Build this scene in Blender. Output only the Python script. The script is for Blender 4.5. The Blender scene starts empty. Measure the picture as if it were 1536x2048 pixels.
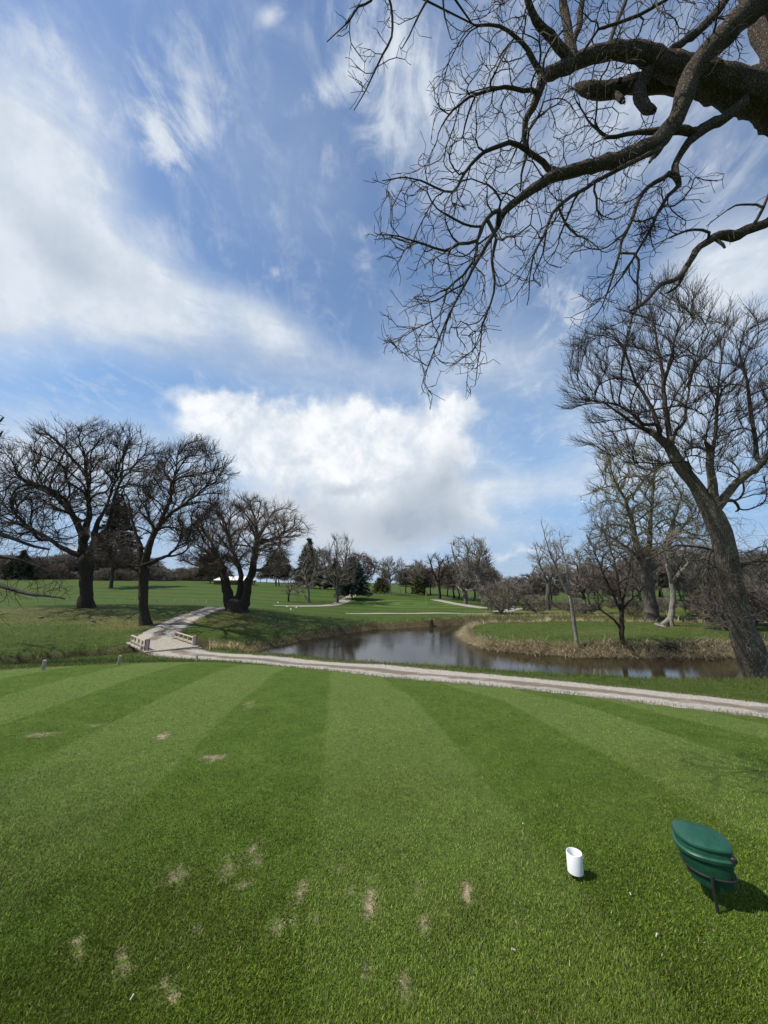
import bpy, math, random
import numpy as np
from mathutils import Vector

rad = math.radians
rng = np.random.default_rng(11)
random.seed(5)
scene = bpy.context.scene
COL = scene.collection

# ------------------------------------------------------------------ camera, world, sun, exposure
FPX, PITCH, EYE = 772.0, rad(10.35), 1.6          # focal length in photo pixels, upward tilt, eye height
CT, ST = math.cos(PITCH), math.sin(PITCH)
cd = bpy.data.cameras.new('camera')
cd.sensor_fit = 'VERTICAL'; cd.sensor_height = 24.0; cd.lens = 24.0 * FPX / 2048.0
cd.clip_start = 0.05; cd.clip_end = 3000.0
cam = bpy.data.objects.new('camera', cd); COL.objects.link(cam)
cam.location = (0, 0, EYE); cam.rotation_euler = (rad(90) + PITCH, 0, 0)
scene.camera = cam
scene.view_settings.view_transform = 'Standard'
scene.view_settings.look = 'None'
scene.view_settings.exposure = 0.3
scene.view_settings.gamma = 1.0

def ray(u, v):
    """direction of a photo pixel in the world, per metre of depth along the lens axis"""
    x = (np.asarray(u, float) - 768.0) / FPX; w = -(np.asarray(v, float) - 1024.0) / FPX
    return np.stack([x, CT - ST * w, ST + CT * w], -1)
def P(u, v, t):
    return np.array([0, 0, EYE]) + ray(u, v) * np.asarray(t, float)[..., None]

SUN_EL = rad(54); SHADOW = np.array([0.975, 0.22]); SHADOW /= np.linalg.norm(SHADOW)
sun_dir = Vector((-SHADOW[0] * math.cos(SUN_EL), -SHADOW[1] * math.cos(SUN_EL), math.sin(SUN_EL)))
sl = bpy.data.lights.new('sun', 'SUN'); sl.energy = 4.5; sl.angle = rad(0.53); sl.color = (1.0, 0.94, 0.84)
so = bpy.data.objects.new('sun', sl); COL.objects.link(so)
so.rotation_euler = sun_dir.to_track_quat('Z', 'Y').to_euler()

class NT:
    """small helper for node trees"""
    def __init__(self, tree): self.t = tree; self.n = tree.nodes; self.l = tree.links
    def put(self, sock, v):
        if v is None: return
        if hasattr(v, 'is_output'): self.l.new(v, sock)
        else: sock.default_value = v
    def math(self, op, a, b=None, c=None, clamp=False):
        n = self.n.new('ShaderNodeMath'); n.operation = op; n.use_clamp = clamp
        for i, v in enumerate((a, b, c)): self.put(n.inputs[i], v)
        return n.outputs[0]
    def vmath(self, op, a, b=None, out=0):
        n = self.n.new('ShaderNodeVectorMath'); n.operation = op
        self.put(n.inputs[0], a); self.put(n.inputs[1], b)
        return n.outputs[out]
    def scale(self, a, s):
        n = self.n.new('ShaderNodeVectorMath'); n.operation = 'SCALE'
        self.put(n.inputs[0], a); self.put(n.inputs['Scale'], s); return n.outputs[0]
    def noise(self, vec, scale, detail=4, rough=0.55, dist=0.0, out=0):
        n = self.n.new('ShaderNodeTexNoise'); n.noise_dimensions = '3D'
        if vec is not None: self.l.new(vec, n.inputs['Vector'])
        n.inputs['Scale'].default_value = scale; n.inputs['Detail'].default_value = detail
        n.inputs['Roughness'].default_value = rough; n.inputs['Distortion'].default_value = dist
        return n.outputs[out]
    def voro(self, vec, scale, out='Distance', feature='F1'):
        n = self.n.new('ShaderNodeTexVoronoi'); n.feature = feature
        if vec is not None: self.l.new(vec, n.inputs['Vector'])
        n.inputs['Scale'].default_value = scale
        return n.outputs[out]
    def rng(self, v, a, b, c=0.0, d=1.0, smooth=True):
        n = self.n.new('ShaderNodeMapRange'); n.interpolation_type = 'SMOOTHSTEP' if smooth else 'LINEAR'
        self.put(n.inputs[0], v)
        for i, x in enumerate((a, b, c, d)): self.put(n.inputs[i + 1], x)
        return n.outputs[0]
    def mix(self, f, a, b):
        n = self.n.new('ShaderNodeMix'); n.data_type = 'RGBA'; n.clamp_factor = True
        self.put(n.inputs[0], f)
        for i, v in ((6, a), (7, b)):
            self.put(n.inputs[i], v if hasattr(v, 'is_output') else tuple(v) + (1.0,) * (4 - len(v)))
        return n.outputs[2]
    def mapping(self, vec, loc=(0, 0, 0), rot=(0, 0, 0), scale=(1, 1, 1), kind='POINT'):
        n = self.n.new('ShaderNodeMapping'); n.vector_type = kind
        self.l.new(vec, n.inputs['Vector'])
        n.inputs['Location'].default_value = loc; n.inputs['Rotation'].default_value = rot; n.inputs['Scale'].default_value = scale
        return n.outputs[0]
    def comb(self, x, y, z=0.0):
        n = self.n.new('ShaderNodeCombineXYZ')
        for i, v in enumerate((x, y, z)): self.put(n.inputs[i], v)
        return n.outputs[0]
    def sep(self, v):
        n = self.n.new('ShaderNodeSeparateXYZ'); self.l.new(v, n.inputs[0]); return n.outputs
    def attr(self, name, out='Fac'):
        n = self.n.new('ShaderNodeAttribute'); n.attribute_name = name; return n.outputs[out]
    def bump(self, h, strength, distance):
        n = self.n.new('ShaderNodeBump'); n.inputs['Strength'].default_value = strength
        n.inputs['Distance'].default_value = distance; self.l.new(h, n.inputs['Height']); return n.outputs[0]

# ---- sky: Nishita plus a layer of cloud laid out by azimuth and elevation
world = bpy.data.worlds.new('World'); scene.world = world; world.use_nodes = True
w = NT(world.node_tree); w.n.clear()
out = w.n.new('ShaderNodeOutputWorld'); bg = w.n.new('ShaderNodeBackground'); bg.inputs['Strength'].default_value = 0.13
w.l.new(bg.outputs[0], out.inputs[0])
sky = w.n.new('ShaderNodeTexSky'); sky.sky_type = 'NISHITA'; sky.sun_disc = False
sky.sun_elevation = SUN_EL; sky.sun_rotation = math.atan2(sun_dir.x, sun_dir.y)
sky.air_density = 1.0; sky.dust_density = 0.25; sky.ozone_density = 1.6
tc = w.n.new('ShaderNodeTexCoord').outputs['Generated']
D = w.vmath('NORMALIZE', tc)
dx, dy, dz = w.sep(D)
az = w.math('ARCTAN2', dx, dy); el = w.math('ARCSINE', dz)
AE = w.comb(az, el, 0.0)
# cloud-deck coordinates: streaks and mottles foreshorten towards the horizon as they do overhead
k = w.math('DIVIDE', 1.0, w.math('ADD', w.math('MAXIMUM', dz, 0.0), 0.16))
DECK = w.comb(w.math('MULTIPLY', dx, k), w.math('MULTIPLY', dy, k), 0.0)
def azel(u, v):
    d = ray(u, v); d = d / np.linalg.norm(d); return np.array([math.atan2(d[0], d[1]), math.asin(d[2])])
wn = w.noise(AE, 5.0, 5, 0.6, out=1)
warp = w.scale(w.vmath('SUBTRACT', wn, (0.5, 0.5, 0.5)), 0.16)
wn2 = w.noise(AE, 2.2, 2, 0.5, out=1)
warp_soft = w.scale(w.vmath('SUBTRACT', wn2, (0.5, 0.5, 0.5)), 0.16)
AEw = w.vmath('ADD', AE, warp); AEs = w.vmath('ADD', AE, warp_soft)
def lobe(u, v, ru, rv, rot=0.0, coords=None, soft=0.0):
    c = azel(u, v); r = rad(rot); e = 1.0
    J = np.stack([(azel(u + e, v) - azel(u - e, v)) / 2, (azel(u, v + e) - azel(u, v - e)) / 2], 1)
    a = J @ np.array([math.cos(r), math.sin(r)]) * ru; b = J @ np.array([-math.sin(r), math.cos(r)]) * rv
    ang = math.atan2(a[1], a[0])
    m = w.mapping(coords if coords is not None else AEs, (c[0], c[1], 0), (0, 0, ang), (np.linalg.norm(a), np.linalg.norm(b), 1), 'TEXTURE')
    return w.rng(w.vmath('LENGTH', m, out=1), 1.0, soft)
def total(items):
    s = None
    for it in items:
        wgt = it[0]; lo = lobe(*it[1])
        v_ = w.math('MULTIPLY', lo, wgt)
        s = v_ if s is None else w.math('ADD', s, v_)
    return s
ROT = rad(28)
fib = w.noise(w.mapping(DECK, rot=(0, 0, ROT), scale=(5.0, 2.5, 1)), 2.3, 9, 0.66, 1.1)             # drawn-out fibres
mot = w.noise(DECK, 8.0, 9, 0.63, 0.5)                                                               # mottled puffs
puff = w.noise(AE, 9.0, 9, 0.62, 0.25)                                                              # heaped cloud edges
band = w.noise(w.mapping(AE, rot=(0, 0, rad(-8)), scale=(2.0, 11.0, 1)), 2.2, 8, 0.6, 0.6)          # level bands low down
tex = w.math('ADD', w.math('MULTIPLY', fib, 0.55), w.math('MULTIPLY', mot, 0.45))
# 1 soft veil
veil = total([(1.5, (0, 400, 330, 430, 50)), (1.0, (-40, 560, 450, 240, 10)), (0.85, (220, 550, 330, 170, 40)), (0.7, (350, 640, 420, 100, 14)), (0.6, (545, 665, 220, 80, 25)),
              (0.40, (640, 760, 520, 70, 4)), (0.85, (120, 930, 520, 170, 0)), (1.0, (1460, 540, 260, 200, -20)),
              (0.55, (1050, 960, 330, 55, -3)), (0.75, (700, 1060, 560, 100, 0)), (0.9, (700, 960, 470, 190, 0)), (0.65, (1330, 860, 330, 330, 0)), (0.35, (1250, 200, 420, 330, 0)), (0.35, (880, 200, 230, 260, 15)), (0.4, (980, 720, 330, 170, 10)), (0.35, (1000, 400, 330, 220, 20)), (0.15, (560, 330, 300, 200, 30))])
veil = w.math('MULTIPLY', veil, w.rng(w.math('ADD', w.math('MULTIPLY', band, 0.6), w.math('MULTIPLY', tex, 0.4)), 0.30, 0.68, 0.68, 1.15))
# 2 mottled wisps high up, thin where the fibres part
wl = total([(0.75, (150, 190, 190, 130, 50)), (0.8, (310, 190, 170, 230, 20)), (1.0, (325, 310, 80, 100, 20)), (0.9, (400, 230, 80, 130, 10)), (0.55, (60, 90, 120, 100, 40)), (0.6, (420, 80, 160, 110, 20)),
            (1.0, (770, 170, 190, 320, 15)), (0.9, (553, 25, 60, 60, 0)), (0.8, (540, 540, 34, 28, 0)), (0.9, (1110, 640, 130, 130, 30)), (0.7, (650, 210, 170, 60, -20)),
            (0.75, (1020, 120, 380, 300, 0)), (0.7, (1350, 260, 360, 300, 0)), (0.8, (1500, 540, 240, 170, -30)), (0.6, (740, 455, 70, 50, 0)), (0.5, (1060, 790, 130, 50, 0)), (0.6, (1130, 880, 80, 30, 0)), (0.45, (240, 780, 420, 80, 4)), (0.4, (60, 700, 200, 40, 10))])
wisp = w.math('MULTIPLY', w.math('MINIMUM', wl, 1.0), w.rng(w.math('ADD', tex, w.math('MULTIPLY', w.math('SUBTRACT', wl, 0.8), 0.10)), 0.415, 0.63, 0.0, 0.95))
thin_all = w.rng(tex, 0.46, 0.74, 0.0, 0.32)                                                         # faint streaks nearly everywhere
wisp = w.math('MAXIMUM', wisp, thin_all)
# 3 the heaped cloud over the green
heap = total([(1.0, (640, 860, 350, 110, 6, AEw)), (1.1, (850, 870, 170, 120, -30, AEw)), (0.75, (935, 810, 80, 50, -25, AEw)), (0.65, (410, 790, 130, 45, 6, AEw)), (0.95, (680, 940, 330, 160, 10, AEw)), (0.9, (820, 1000, 260, 150, 0, AEs)), (0.6, (540, 910, 200, 90, 20, AEs)), (0.5, (720, 1050, 320, 80, 0, AEs)), (0.6, (1010, 1112, 110, 20, -3, AEw))])
heap = w.rng(w.math('ADD', heap, w.math('MULTIPLY', w.math('SUBTRACT', puff, 0.5), 2.0)), 0.05, 1.0, 0.0, 0.96)
# elsewhere round the sky: broken cloud, so that light and reflections stay natural from any side
beh = w.math('MULTIPLY', w.rng(dy, 0.25, -0.25), w.rng(w.math('ADD', w.math('MULTIPLY', mot, 0.5), w.math('MULTIPLY', fib, 0.5)), 0.42, 0.68, 0.0, 0.8))
veil = w.math('MINIMUM', veil, 0.95)
inv = lambda x: w.math('SUBTRACT', 1.0, x, clamp=True)
cover = inv(w.math('MULTIPLY', w.math('MULTIPLY', inv(veil), inv(wisp)), w.math('MULTIPLY', inv(heap), inv(beh))))
# thickness dulls a cloud: grey hearts in the big veil and the rain shaft under the heap
grey = total([(0.5, (110, 500, 200, 80, 42)), (0.3, (200, 560, 200, 70, 25)), (0.95, (850, 1010, 170, 120, -15)), (0.5, (620, 1010, 240, 60, 5)), (0.6, (690, 985, 90, 28, 4, AEw)), (0.55, (960, 950, 70, 26, -5, AEw)), (0.65, (760, 1065, 420, 70, 0)), (0.45, (890, 925, 50, 90, 10, AEw)), (0.4, (470, 730, 420, 60, 5))])
grey = w.math('MINIMUM', w.math('MULTIPLY', grey, w.rng(puff, 0.25, 0.75, 0.65, 1.15)), 1.0)
white = w.rng(puff, 0.38, 0.64, 0.0, 1.0)
hot = w.math('MULTIPLY', heap, white)
lump_s = w.rng(w.noise(AE, 14.0, 6, 0.6), 0.3, 0.7)
c_body = w.mix(hot, w.mix(lump_s, (4.1, 4.55, 5.1), (4.9, 5.25, 5.7)), (6.3, 6.4, 6.5))
c_cloud = w.mix(grey, c_body, (2.6, 3.05, 3.65))
hsv = w.n.new('ShaderNodeHueSaturation'); hsv.inputs['Saturation'].default_value = 1.02; hsv.inputs['Value'].default_value = 1.05
w.l.new(sky.outputs[0], hsv.inputs['Color'])
blue = w.mix(w.rng(el, 0.75, 0.05, 0.0, 0.9), hsv.outputs[0], (1.45, 2.75, 4.7))
blue = w.mix(w.rng(el, 0.16, -0.01, 0.0, 0.85), blue, (2.9, 3.6, 4.5))                    # pale air low down
final = w.mix(cover, blue, c_cloud)
w.l.new(final, bg.inputs['Color'])

# ------------------------------------------------------------------ helpers for objects
def tag(o, label=None, cat=None, group=None, kind=None):
    if label: o['label'] = label
    if cat: o['category'] = cat
    if group: o['group'] = group
    if kind: o['kind'] = kind
    return o
def empty(name, loc, rz=0.0):
    o = bpy.data.objects.new(name, None); COL.objects.link(o); o.location = [float(c) for c in loc]; o.rotation_euler = (0, 0, rz)
    o.empty_display_size = 0.2
    return o
def mesh_np(name, verts, faces, mat, parent=None, smooth=False, color=None, attrs=None):
    """one mesh object from numpy arrays; faces is a list of (n, k) index arrays"""
    verts = np.ascontiguousarray(verts, np.float32)
    faces = [np.asarray(f, np.int32) for f in faces if len(f)]
    me = bpy.data.meshes.new(name)
    me.vertices.add(len(verts)); me.vertices.foreach_set('co', verts.ravel())
    nl = sum(f.size for f in faces); nf = sum(len(f) for f in faces)
    me.loops.add(nl); me.loops.foreach_set('vertex_index', np.concatenate([f.ravel() for f in faces]))
    cnt = np.concatenate([np.full(len(f), f.shape[1], np.int32) for f in faces])
    me.polygons.add(nf); me.polygons.foreach_set('loop_start', np.concatenate([[0], np.cumsum(cnt)[:-1]]).astype(np.int32))
    me.update(calc_edges=True)
    me.polygons.foreach_set('use_smooth', np.full(nf, smooth))
    if color is not None:
        a = me.attributes.new('col', 'FLOAT_COLOR', 'POINT'); c4 = np.ones((len(verts), 4), np.float32); c4[:, :3] = color
        a.data.foreach_set('color', c4.ravel())
    for kx, val in (attrs or {}).items():
        a = me.attributes.new(kx, 'FLOAT', 'POINT'); a.data.foreach_set('value', np.asarray(val, np.float32))
    o = bpy.data.objects.new(name, me); COL.objects.link(o)
    if mat: me.materials.append(mat)
    if parent: o.parent = parent
    return o
class MB:
    """collects boxes, tubes, lathes and sweeps into one mesh"""
    def __init__(self): self.v = []; self.f = []
    def add(self, vs, fs):
        b = len(self.v); self.v += [tuple(float(c) for c in q) for q in vs]; self.f += [tuple(b + i for i in q) for q in fs]; return self
    def box(self, c, s, rz=0.0, bev=0.0, axes=None):
        c = np.array(c, float); h = np.array(s, float) / 2; b = min(bev, h.min() * 0.9)
        X, Y, Z = axes if axes is not None else (np.array([math.cos(rz), math.sin(rz), 0]), np.array([-math.sin(rz), math.cos(rz), 0]), np.array([0, 0, 1.0]))
        if b <= 0:
            vs = [c + X * h[0] * i + Y * h[1] * j + Z * h[2] * q for q in (-1, 1) for j in (-1, 1) for i in (-1, 1)]
            return self.add(vs, [(0, 2, 3, 1), (4, 5, 7, 6), (0, 1, 5, 4), (2, 6, 7, 3), (0, 4, 6, 2), (1, 3, 7, 5)])
        rings = []
        for q, inset in ((-h[2], b), (-h[2] + b, 0), (h[2] - b, 0), (h[2], b)):
            a, d = h[0] - inset, h[1] - inset
            rings.append([c + X * x + Y * y + Z * q for x, y in ((a - b, d), (a, d - b), (a, -d + b), (a - b, -d), (-a + b, -d), (-a, -d + b), (-a, d - b), (-a + b, d))])
        self.rings(rings, True, True); return self
    def rings(self, rings, cap0=False, cap1=False, closed=True):
        n = len(rings[0]); vs = [p for r in rings for p in r]; fs = []
        for i in range(len(rings) - 1):
            for j in range(n if closed else n - 1):
                j2 = (j + 1) % n; fs.append((i * n + j, i * n + j2, (i + 1) * n + j2, (i + 1) * n + j))
        if cap0: fs.append(tuple(range(n))[::-1])
        if cap1: fs.append(tuple((len(rings) - 1) * n + j for j in range(n)))
        return self.add(vs, fs)
    def tube(self, pts, r, n=8, cap=True):
        pts = [np.array(p, float) for p in pts]; rs = r if hasattr(r, '__len__') else [r] * len(pts)
        rings = []; u = None
        for i, p in enumerate(pts):
            d = pts[min(i + 1, len(pts) - 1)] - pts[max(i - 1, 0)]; d = d / (np.linalg.norm(d) + 1e-9)
            if u is None: u = np.cross(d, [0, 0, 1.0] if abs(d[2]) < 0.9 else [1.0, 0, 0])
            u = u - d * (u @ d); u = u / (np.linalg.norm(u) + 1e-9); q = np.cross(d, u)
            rings.append([p + rs[i] * (u * math.cos(2 * math.pi * j / n) + q * math.sin(2 * math.pi * j / n)) for j in range(n)])
        return self.rings(rings, cap, cap)
    def build(self, name, mat, parent=None, smooth=False):
        me = bpy.data.meshes.new(name); me.from_pydata(self.v, [], self.f); me.update()
        if smooth:
            me.polygons.foreach_set('use_smooth', [True] * len(me.polygons)); me.set_sharp_from_angle(angle=rad(32))
        o = bpy.data.objects.new(name, me); COL.objects.link(o); me.materials.append(mat)
        if parent: o.parent = parent
        return o

def material(name, rough=0.8, spec=0.3):
    m = bpy.data.materials.new(name); m.use_nodes = True; t = NT(m.node_tree)
    b = t.n['Principled BSDF']; b.inputs['Roughness'].default_value = rough; b.inputs['Specular IOR Level'].default_value = spec
    return m, t, b
def opos(t): return t.n.new('ShaderNodeTexCoord').outputs['Object']
def wpos(t): return t.n.new('ShaderNodeNewGeometry').outputs['Position']

# ------------------------------------------------------------------ terrain heights
CP = []
def cpx(*items):
    for u, v, t in items: CP.append(P(u, v, t))
def cpw(*items):
    for q in items: CP.append(np.array(q, float))
for x in (-12, -7, -3, 0, 3): # the tee tilts down towards the path
    for y in (-6, -2, 2, 5, 8): cpw((x, y, -0.07 * y))
cpw((5.5, 1, -.07), (5.2, 4.5, -.38), (8.5, 2, -.5), (12, -2, -.8), (14, 5, -1.2), (22, 6, -1.5), (-6.4, 13.2, -.97), (-9.5, 12.2, -.9), (-14, 11, -.95), (-20, 9, -1.0), (-20, 2, -.3))
PATH_MAIN = [(14.5, 6.2, -1.25), (11.2, 7.9, -1.2), (8.6, 9.3, -1.2), (6.0, 10.9, -1.25), (3.5, 12.4, -1.32), (.55, 13.9, -1.42), (-3.35, 16.2, -1.6), (-7.2, 18.4, -1.75), (-9.6, 19.7, -1.8), (-11.0, 20.9, -1.8)]
cpw(*PATH_MAIN)
cpx((1536, 1449, 6.4), (1640, 1460, 6.2), (1250, 1413, 7.4), (1000, 1380, 8.9), (800, 1360, 10.4), (600, 1337, 12.0), (450, 1322, 14.0))
CP[-7:] = [c - [0, 0, .09] for c in CP[-7:]]
cpw((.65, 16.0, -1.5), (8.1, 13.5, -1.5), (11.8, 14.0, -1.7), (4.2, 14.6, -1.5), (-4, 18.9, -1.72), (-6.1, 20, -1.8), (18, 13, -1.8), (28, 12, -1.8), (14.4, 14.2, -1.75))
cpx((20, 1325, 16.5), (100, 1317, 17), (288, 1248, 28), (172, 1214, 36), (100, 1260, 25), (0, 1290, 20), (200, 1290, 21.5), (300, 1270, 23.5), (360, 1243, 28), (410, 1217, 36), (430, 1217, 36),
    (470, 1222, 34), (560, 1240, 33), (620, 1225, 42), (520, 1262, 28), (230, 1203, 55), (60, 1203, 52), (400, 1206, 52), (320, 1190, 70), (100, 1185, 75), (320, 1167, 100), (100, 1163, 100), (0, 1163, 95),
    (440, 1169, 95), (550, 1172, 100), (575, 1203, 62), (675, 1205, 65), (705, 1196, 72), (780, 1186, 95), (620, 1175, 95), (700, 1181, 100), (830, 1190, 90), (900, 1205, 70), (950, 1215, 58), (850, 1212, 60),
    (720, 1227, 46), (850, 1227, 46), (985, 1228, 46), (700, 1248, 34), (850, 1238, 38.5), (600, 1265, 29), (540, 1282, 26), (1000, 1275, 26), (1100, 1275, 24), (1300, 1272, 24), (1450, 1270, 24), (1000, 1246, 33), (1200, 1243, 33),
    (1400, 1243, 33), (1050, 1225, 48), (1200, 1222, 50), (1400, 1222, 50), (1050, 1205, 80), (1200, 1203, 85), (1400, 1203, 85), (-60, 1300, 20), (-80, 1215, 36), (1700, 1270, 24), (1700, 1240, 34))
for a_ in range(0, 360, 20):                                       # far country
    x_, y_ = 330 * math.sin(rad(a_)), 330 * math.cos(rad(a_)); cpw((x_, y_, 1.6 if x_ < -60 else (0.2 if x_ < 60 else -1.6)))
CP = np.array(CP)
def _phi(r2): return np.where(r2 > 1e-9, 0.5 * r2 * np.log(np.maximum(r2, 1e-9)), 0.0)
_S = 0.05
_c = CP[:, :2] * _S
_K = _phi(((_c[:, None] - _c[None]) ** 2).sum(-1)) + np.eye(len(_c)) * 0.004
_Q = np.concatenate([np.ones((len(_c), 1)), _c], 1)
_A = np.block([[_K, _Q], [_Q.T, np.zeros((3, 3))]])
_W = np.linalg.solve(_A, np.concatenate([CP[:, 2], np.zeros(3)]))
def base_h(x, y):
    x = np.asarray(x, float); y = np.asarray(y, float); sh = x.shape; q = np.stack([x.ravel(), y.ravel()], 1) * _S; o = np.empty(len(q))
    for i in range(0, len(q), 20000):
        s_ = q[i:i + 20000]
        o[i:i + 20000] = _phi(((s_[:, None] - _c[None]) ** 2).sum(-1)) @ _W[:-3] + _W[-3] + s_ @ _W[-2:]
    r = np.hypot(x.ravel(), y.ravel()); f = np.clip((r - 200) / 130, 0, 1); f = f * f * (3 - 2 * f)
    far = np.clip(-x.ravel() / 120, -1, 1) * 1.6
    return (o * (1 - f) + far * f).reshape(sh)

WATER_Z = -2.5
SHORE_NEAR = [(-6.8, 21.6), (-3.9, 19.9), (.65, 17.0), (4.4, 15.6), (8.3, 14.6), (12, 15.15), (18, 15.6), (34, 15)]
SHORE_ISLE = [(34, 23), (19, 22.6), (14.6, 22.3), (10.6, 22.6), (8.5, 23.6), (6.4, 25.5), (5.75, 27.8), (6.0, 31.0), (6.9, 33.6), (9, 35.4), (14, 35.6), (22, 34.5), (34, 33)]
SHORE_FAR = [(34, 36.5), (22, 38.5), (14, 40), (8.3, 39.7), (3.84, 37.5), (-.4, 35.5), (-2.8, 33.1), (-6, 28.7), (-7.3, 25.4), (-8.0, 23.2)]
def wiggle(pts, amp, step):
    pts = np.array(pts, float); o = []
    for a, b in zip(pts[:-1], pts[1:]):
        L = np.linalg.norm(b - a); n = max(1, int(L / step))
        for i in range(n): o.append(a + (b - a) * i / n)
    o.append(pts[-1]); o = np.array(o)
    j = rng.normal(0, 1, o.shape); j = (j + np.roll(j, 1, 0) + np.roll(j, -1, 0)) / 3; j[0] = j[-1] = 0
    return o + j * amp
SN, SI, SF = wiggle(SHORE_NEAR, .12, .6), wiggle(SHORE_ISLE, .2, .6), wiggle(SHORE_FAR, .2, .6)
POND = np.concatenate([SN, SI, SF])
CREEK = np.array([(-6.8, 23.4), (-8.6, 24.0), (-10.4, 23.7), (-12.1, 22.0), (-13.6, 20.4), (-15.4, 18.5), (-18, 16.7), (-24, 15), (-32, 14)])
def seg_dist(q, poly, closed):
    a = poly if closed else poly[:-1]; b = np.roll(poly, -1, 0) if closed else poly[1:]
    best = np.full(len(q), 1e9)
    for p0, p1 in zip(a, b):
        d = p1 - p0; L = (d @ d) + 1e-12
        t = np.clip(((q - p0) @ d) / L, 0, 1); e = q - (p0 + t[:, None] * d); best = np.minimum(best, np.hypot(e[:, 0], e[:, 1]))
    return best
def inside(q, poly):
    r = np.zeros(len(q), bool); a = poly; b = np.roll(poly, -1, 0)
    for p0, p1 in zip(a, b):
        c = (p0[1] > q[:, 1]) != (p1[1] > q[:, 1])
        xi = (p1[0] - p0[0]) * (q[:, 1] - p0[1]) / (p1[1] - p0[1] + 1e-12) + p0[0]; r ^= c & (q[:, 0] < xi)
    return r
def water_sd(q):
    """signed distance to open water, negative inside"""
    d = seg_dist(q, POND, True); d = np.where(inside(q, POND), -d, d)
    return np.minimum(d, seg_dist(q, CREEK, False) - 0.75)
def sstep(x, a, b):
    t = np.clip((x - a) / (b - a), 0, 1); return t * t * (3 - 2 * t)
FAR_PATHS = [[(545, 1211, 52), (600, 1209, 54), (650, 1205, 58), (685, 1198, 66), (705, 1190, 78), (716, 1186, 86)],
             [(690, 1228, 45), (760, 1227.5, 46), (850, 1227.5, 46.5), (985, 1228.5, 46)],
             [(872, 1198, 76), (893, 1203, 71), (915, 1208, 66), (940, 1213, 61), (975, 1218, 56)],
             [(1000, 1226, 49), (1035, 1221, 56), (1080, 1222, 56)]]
BR_DIR = np.array([-0.69, 0.724]); BR_N = np.array([0.724, 0.69]); BR_MID = np.array([-12.13, 22.0]); BR_LEN, BR_W, BR_Z = 4.2, 2.25, -1.70
PATH_UP = [(-13.4, 23.35), (-13.9, 24.6), (-14.6, 27.2), (-15.2, 30.6), (-15.6, 34.2), (-15.9, 37.0), (-16.8, 40)]
def far_xy(pp): return [tuple(P(u, v, t)[:2]) for u, v, t in pp]
PATH_LINES = [([q[:2] for q in PATH_MAIN], 2.7), (PATH_UP, 2.25)] + [(far_xy(p), wd) for p, wd in zip(FAR_PATHS, (1.9, 1.5, 2.4, 2.2))]
def spline(pts, step):
    pts = np.array(pts, float); n = len(pts); e = np.concatenate([[2 * pts[0] - pts[1]], pts, [2 * pts[-1] - pts[-2]]]); o = []
    for i in range(n - 1):
        p0, p1, p2, p3 = e[i:i + 4]; m = max(2, int(np.linalg.norm(p2 - p1) / step))
        for j in range(m):
            t = j / m; o.append(0.5 * ((2 * p1) + (-p0 + p2) * t + (2 * p0 - 5 * p1 + 4 * p2 - p3) * t * t + (-p0 + 3 * p1 - 3 * p2 + p3) * t ** 3))
    o.append(pts[-1]); return np.array(o)
PATH_SPL = [(spline(p, 0.3 if i < 2 else 1.0), wd) for i, (p, wd) in enumerate(PATH_LINES)]
def hill(x, y):
    """finished ground height without the path beds"""
    x = np.asarray(x, float); y = np.asarray(y, float); sh = x.shape
    z = base_h(x, y).ravel(); q = np.stack([x.ravel(), y.ravel()], 1)
    z = z + 0.035 * np.sin(q[:, 0] * .83 + 1.3 * np.sin(q[:, 1] * .37)) * np.sin(q[:, 1] * .71 + 2) * sstep(q[:, 1], 12, 22)
    near = (q[:, 0] > -36) & (q[:, 0] < 38) & (q[:, 1] > 10) & (q[:, 1] < 46)
    if near.any():
        d = water_sd(q[near]); zz = z[near]
        wob = 0.25 * np.sin(q[near][:, 0] * 2.1 + q[near][:, 1] * 1.7) + 0.18 * np.sin(q[near][:, 0] * 4.7 - q[near][:, 1] * 3.9)
        bed = WATER_Z - 0.35
        bank = WATER_Z - .05 + (zz - WATER_Z + .05) * sstep(d + 0.15 * wob, -0.12, 0.85)
        zz = np.where(d < 0, np.minimum(zz, WATER_Z - .05 + (bed - WATER_Z) * sstep(-d, 0, 1.0)), np.minimum(zz, bank)); z[near] = zz
    return z.reshape(sh)
def ground_z(x, y): return float(hill(np.array([x]), np.array([y]))[0])
_T = np.concatenate([np.linspace(1.5, 20, 700), np.geomspace(20, 190, 900)[1:]])
def hit(u, v):
    """where a photo pixel's line of sight meets the ground"""
    q = P(np.full(len(_T), u), np.full(len(_T), v), _T); h = hill(q[:, 0], q[:, 1]); k_ = np.nonzero(q[:, 2] < h)[0]
    if not len(k_): q0 = P(u, v, 150.0); return np.array([q0[0], q0[1], ground_z(q0[0], q0[1])])
    i = k_[0]
    if i == 0: return q[0]
    a = q[i - 1][2] - h[i - 1]; b = h[i] - q[i][2]; return q[i - 1] + (q[i] - q[i - 1]) * a / (a + b + 1e-9)
def depth_of(p): return p[1] * CT + (p[2] - EYE) * ST

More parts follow.
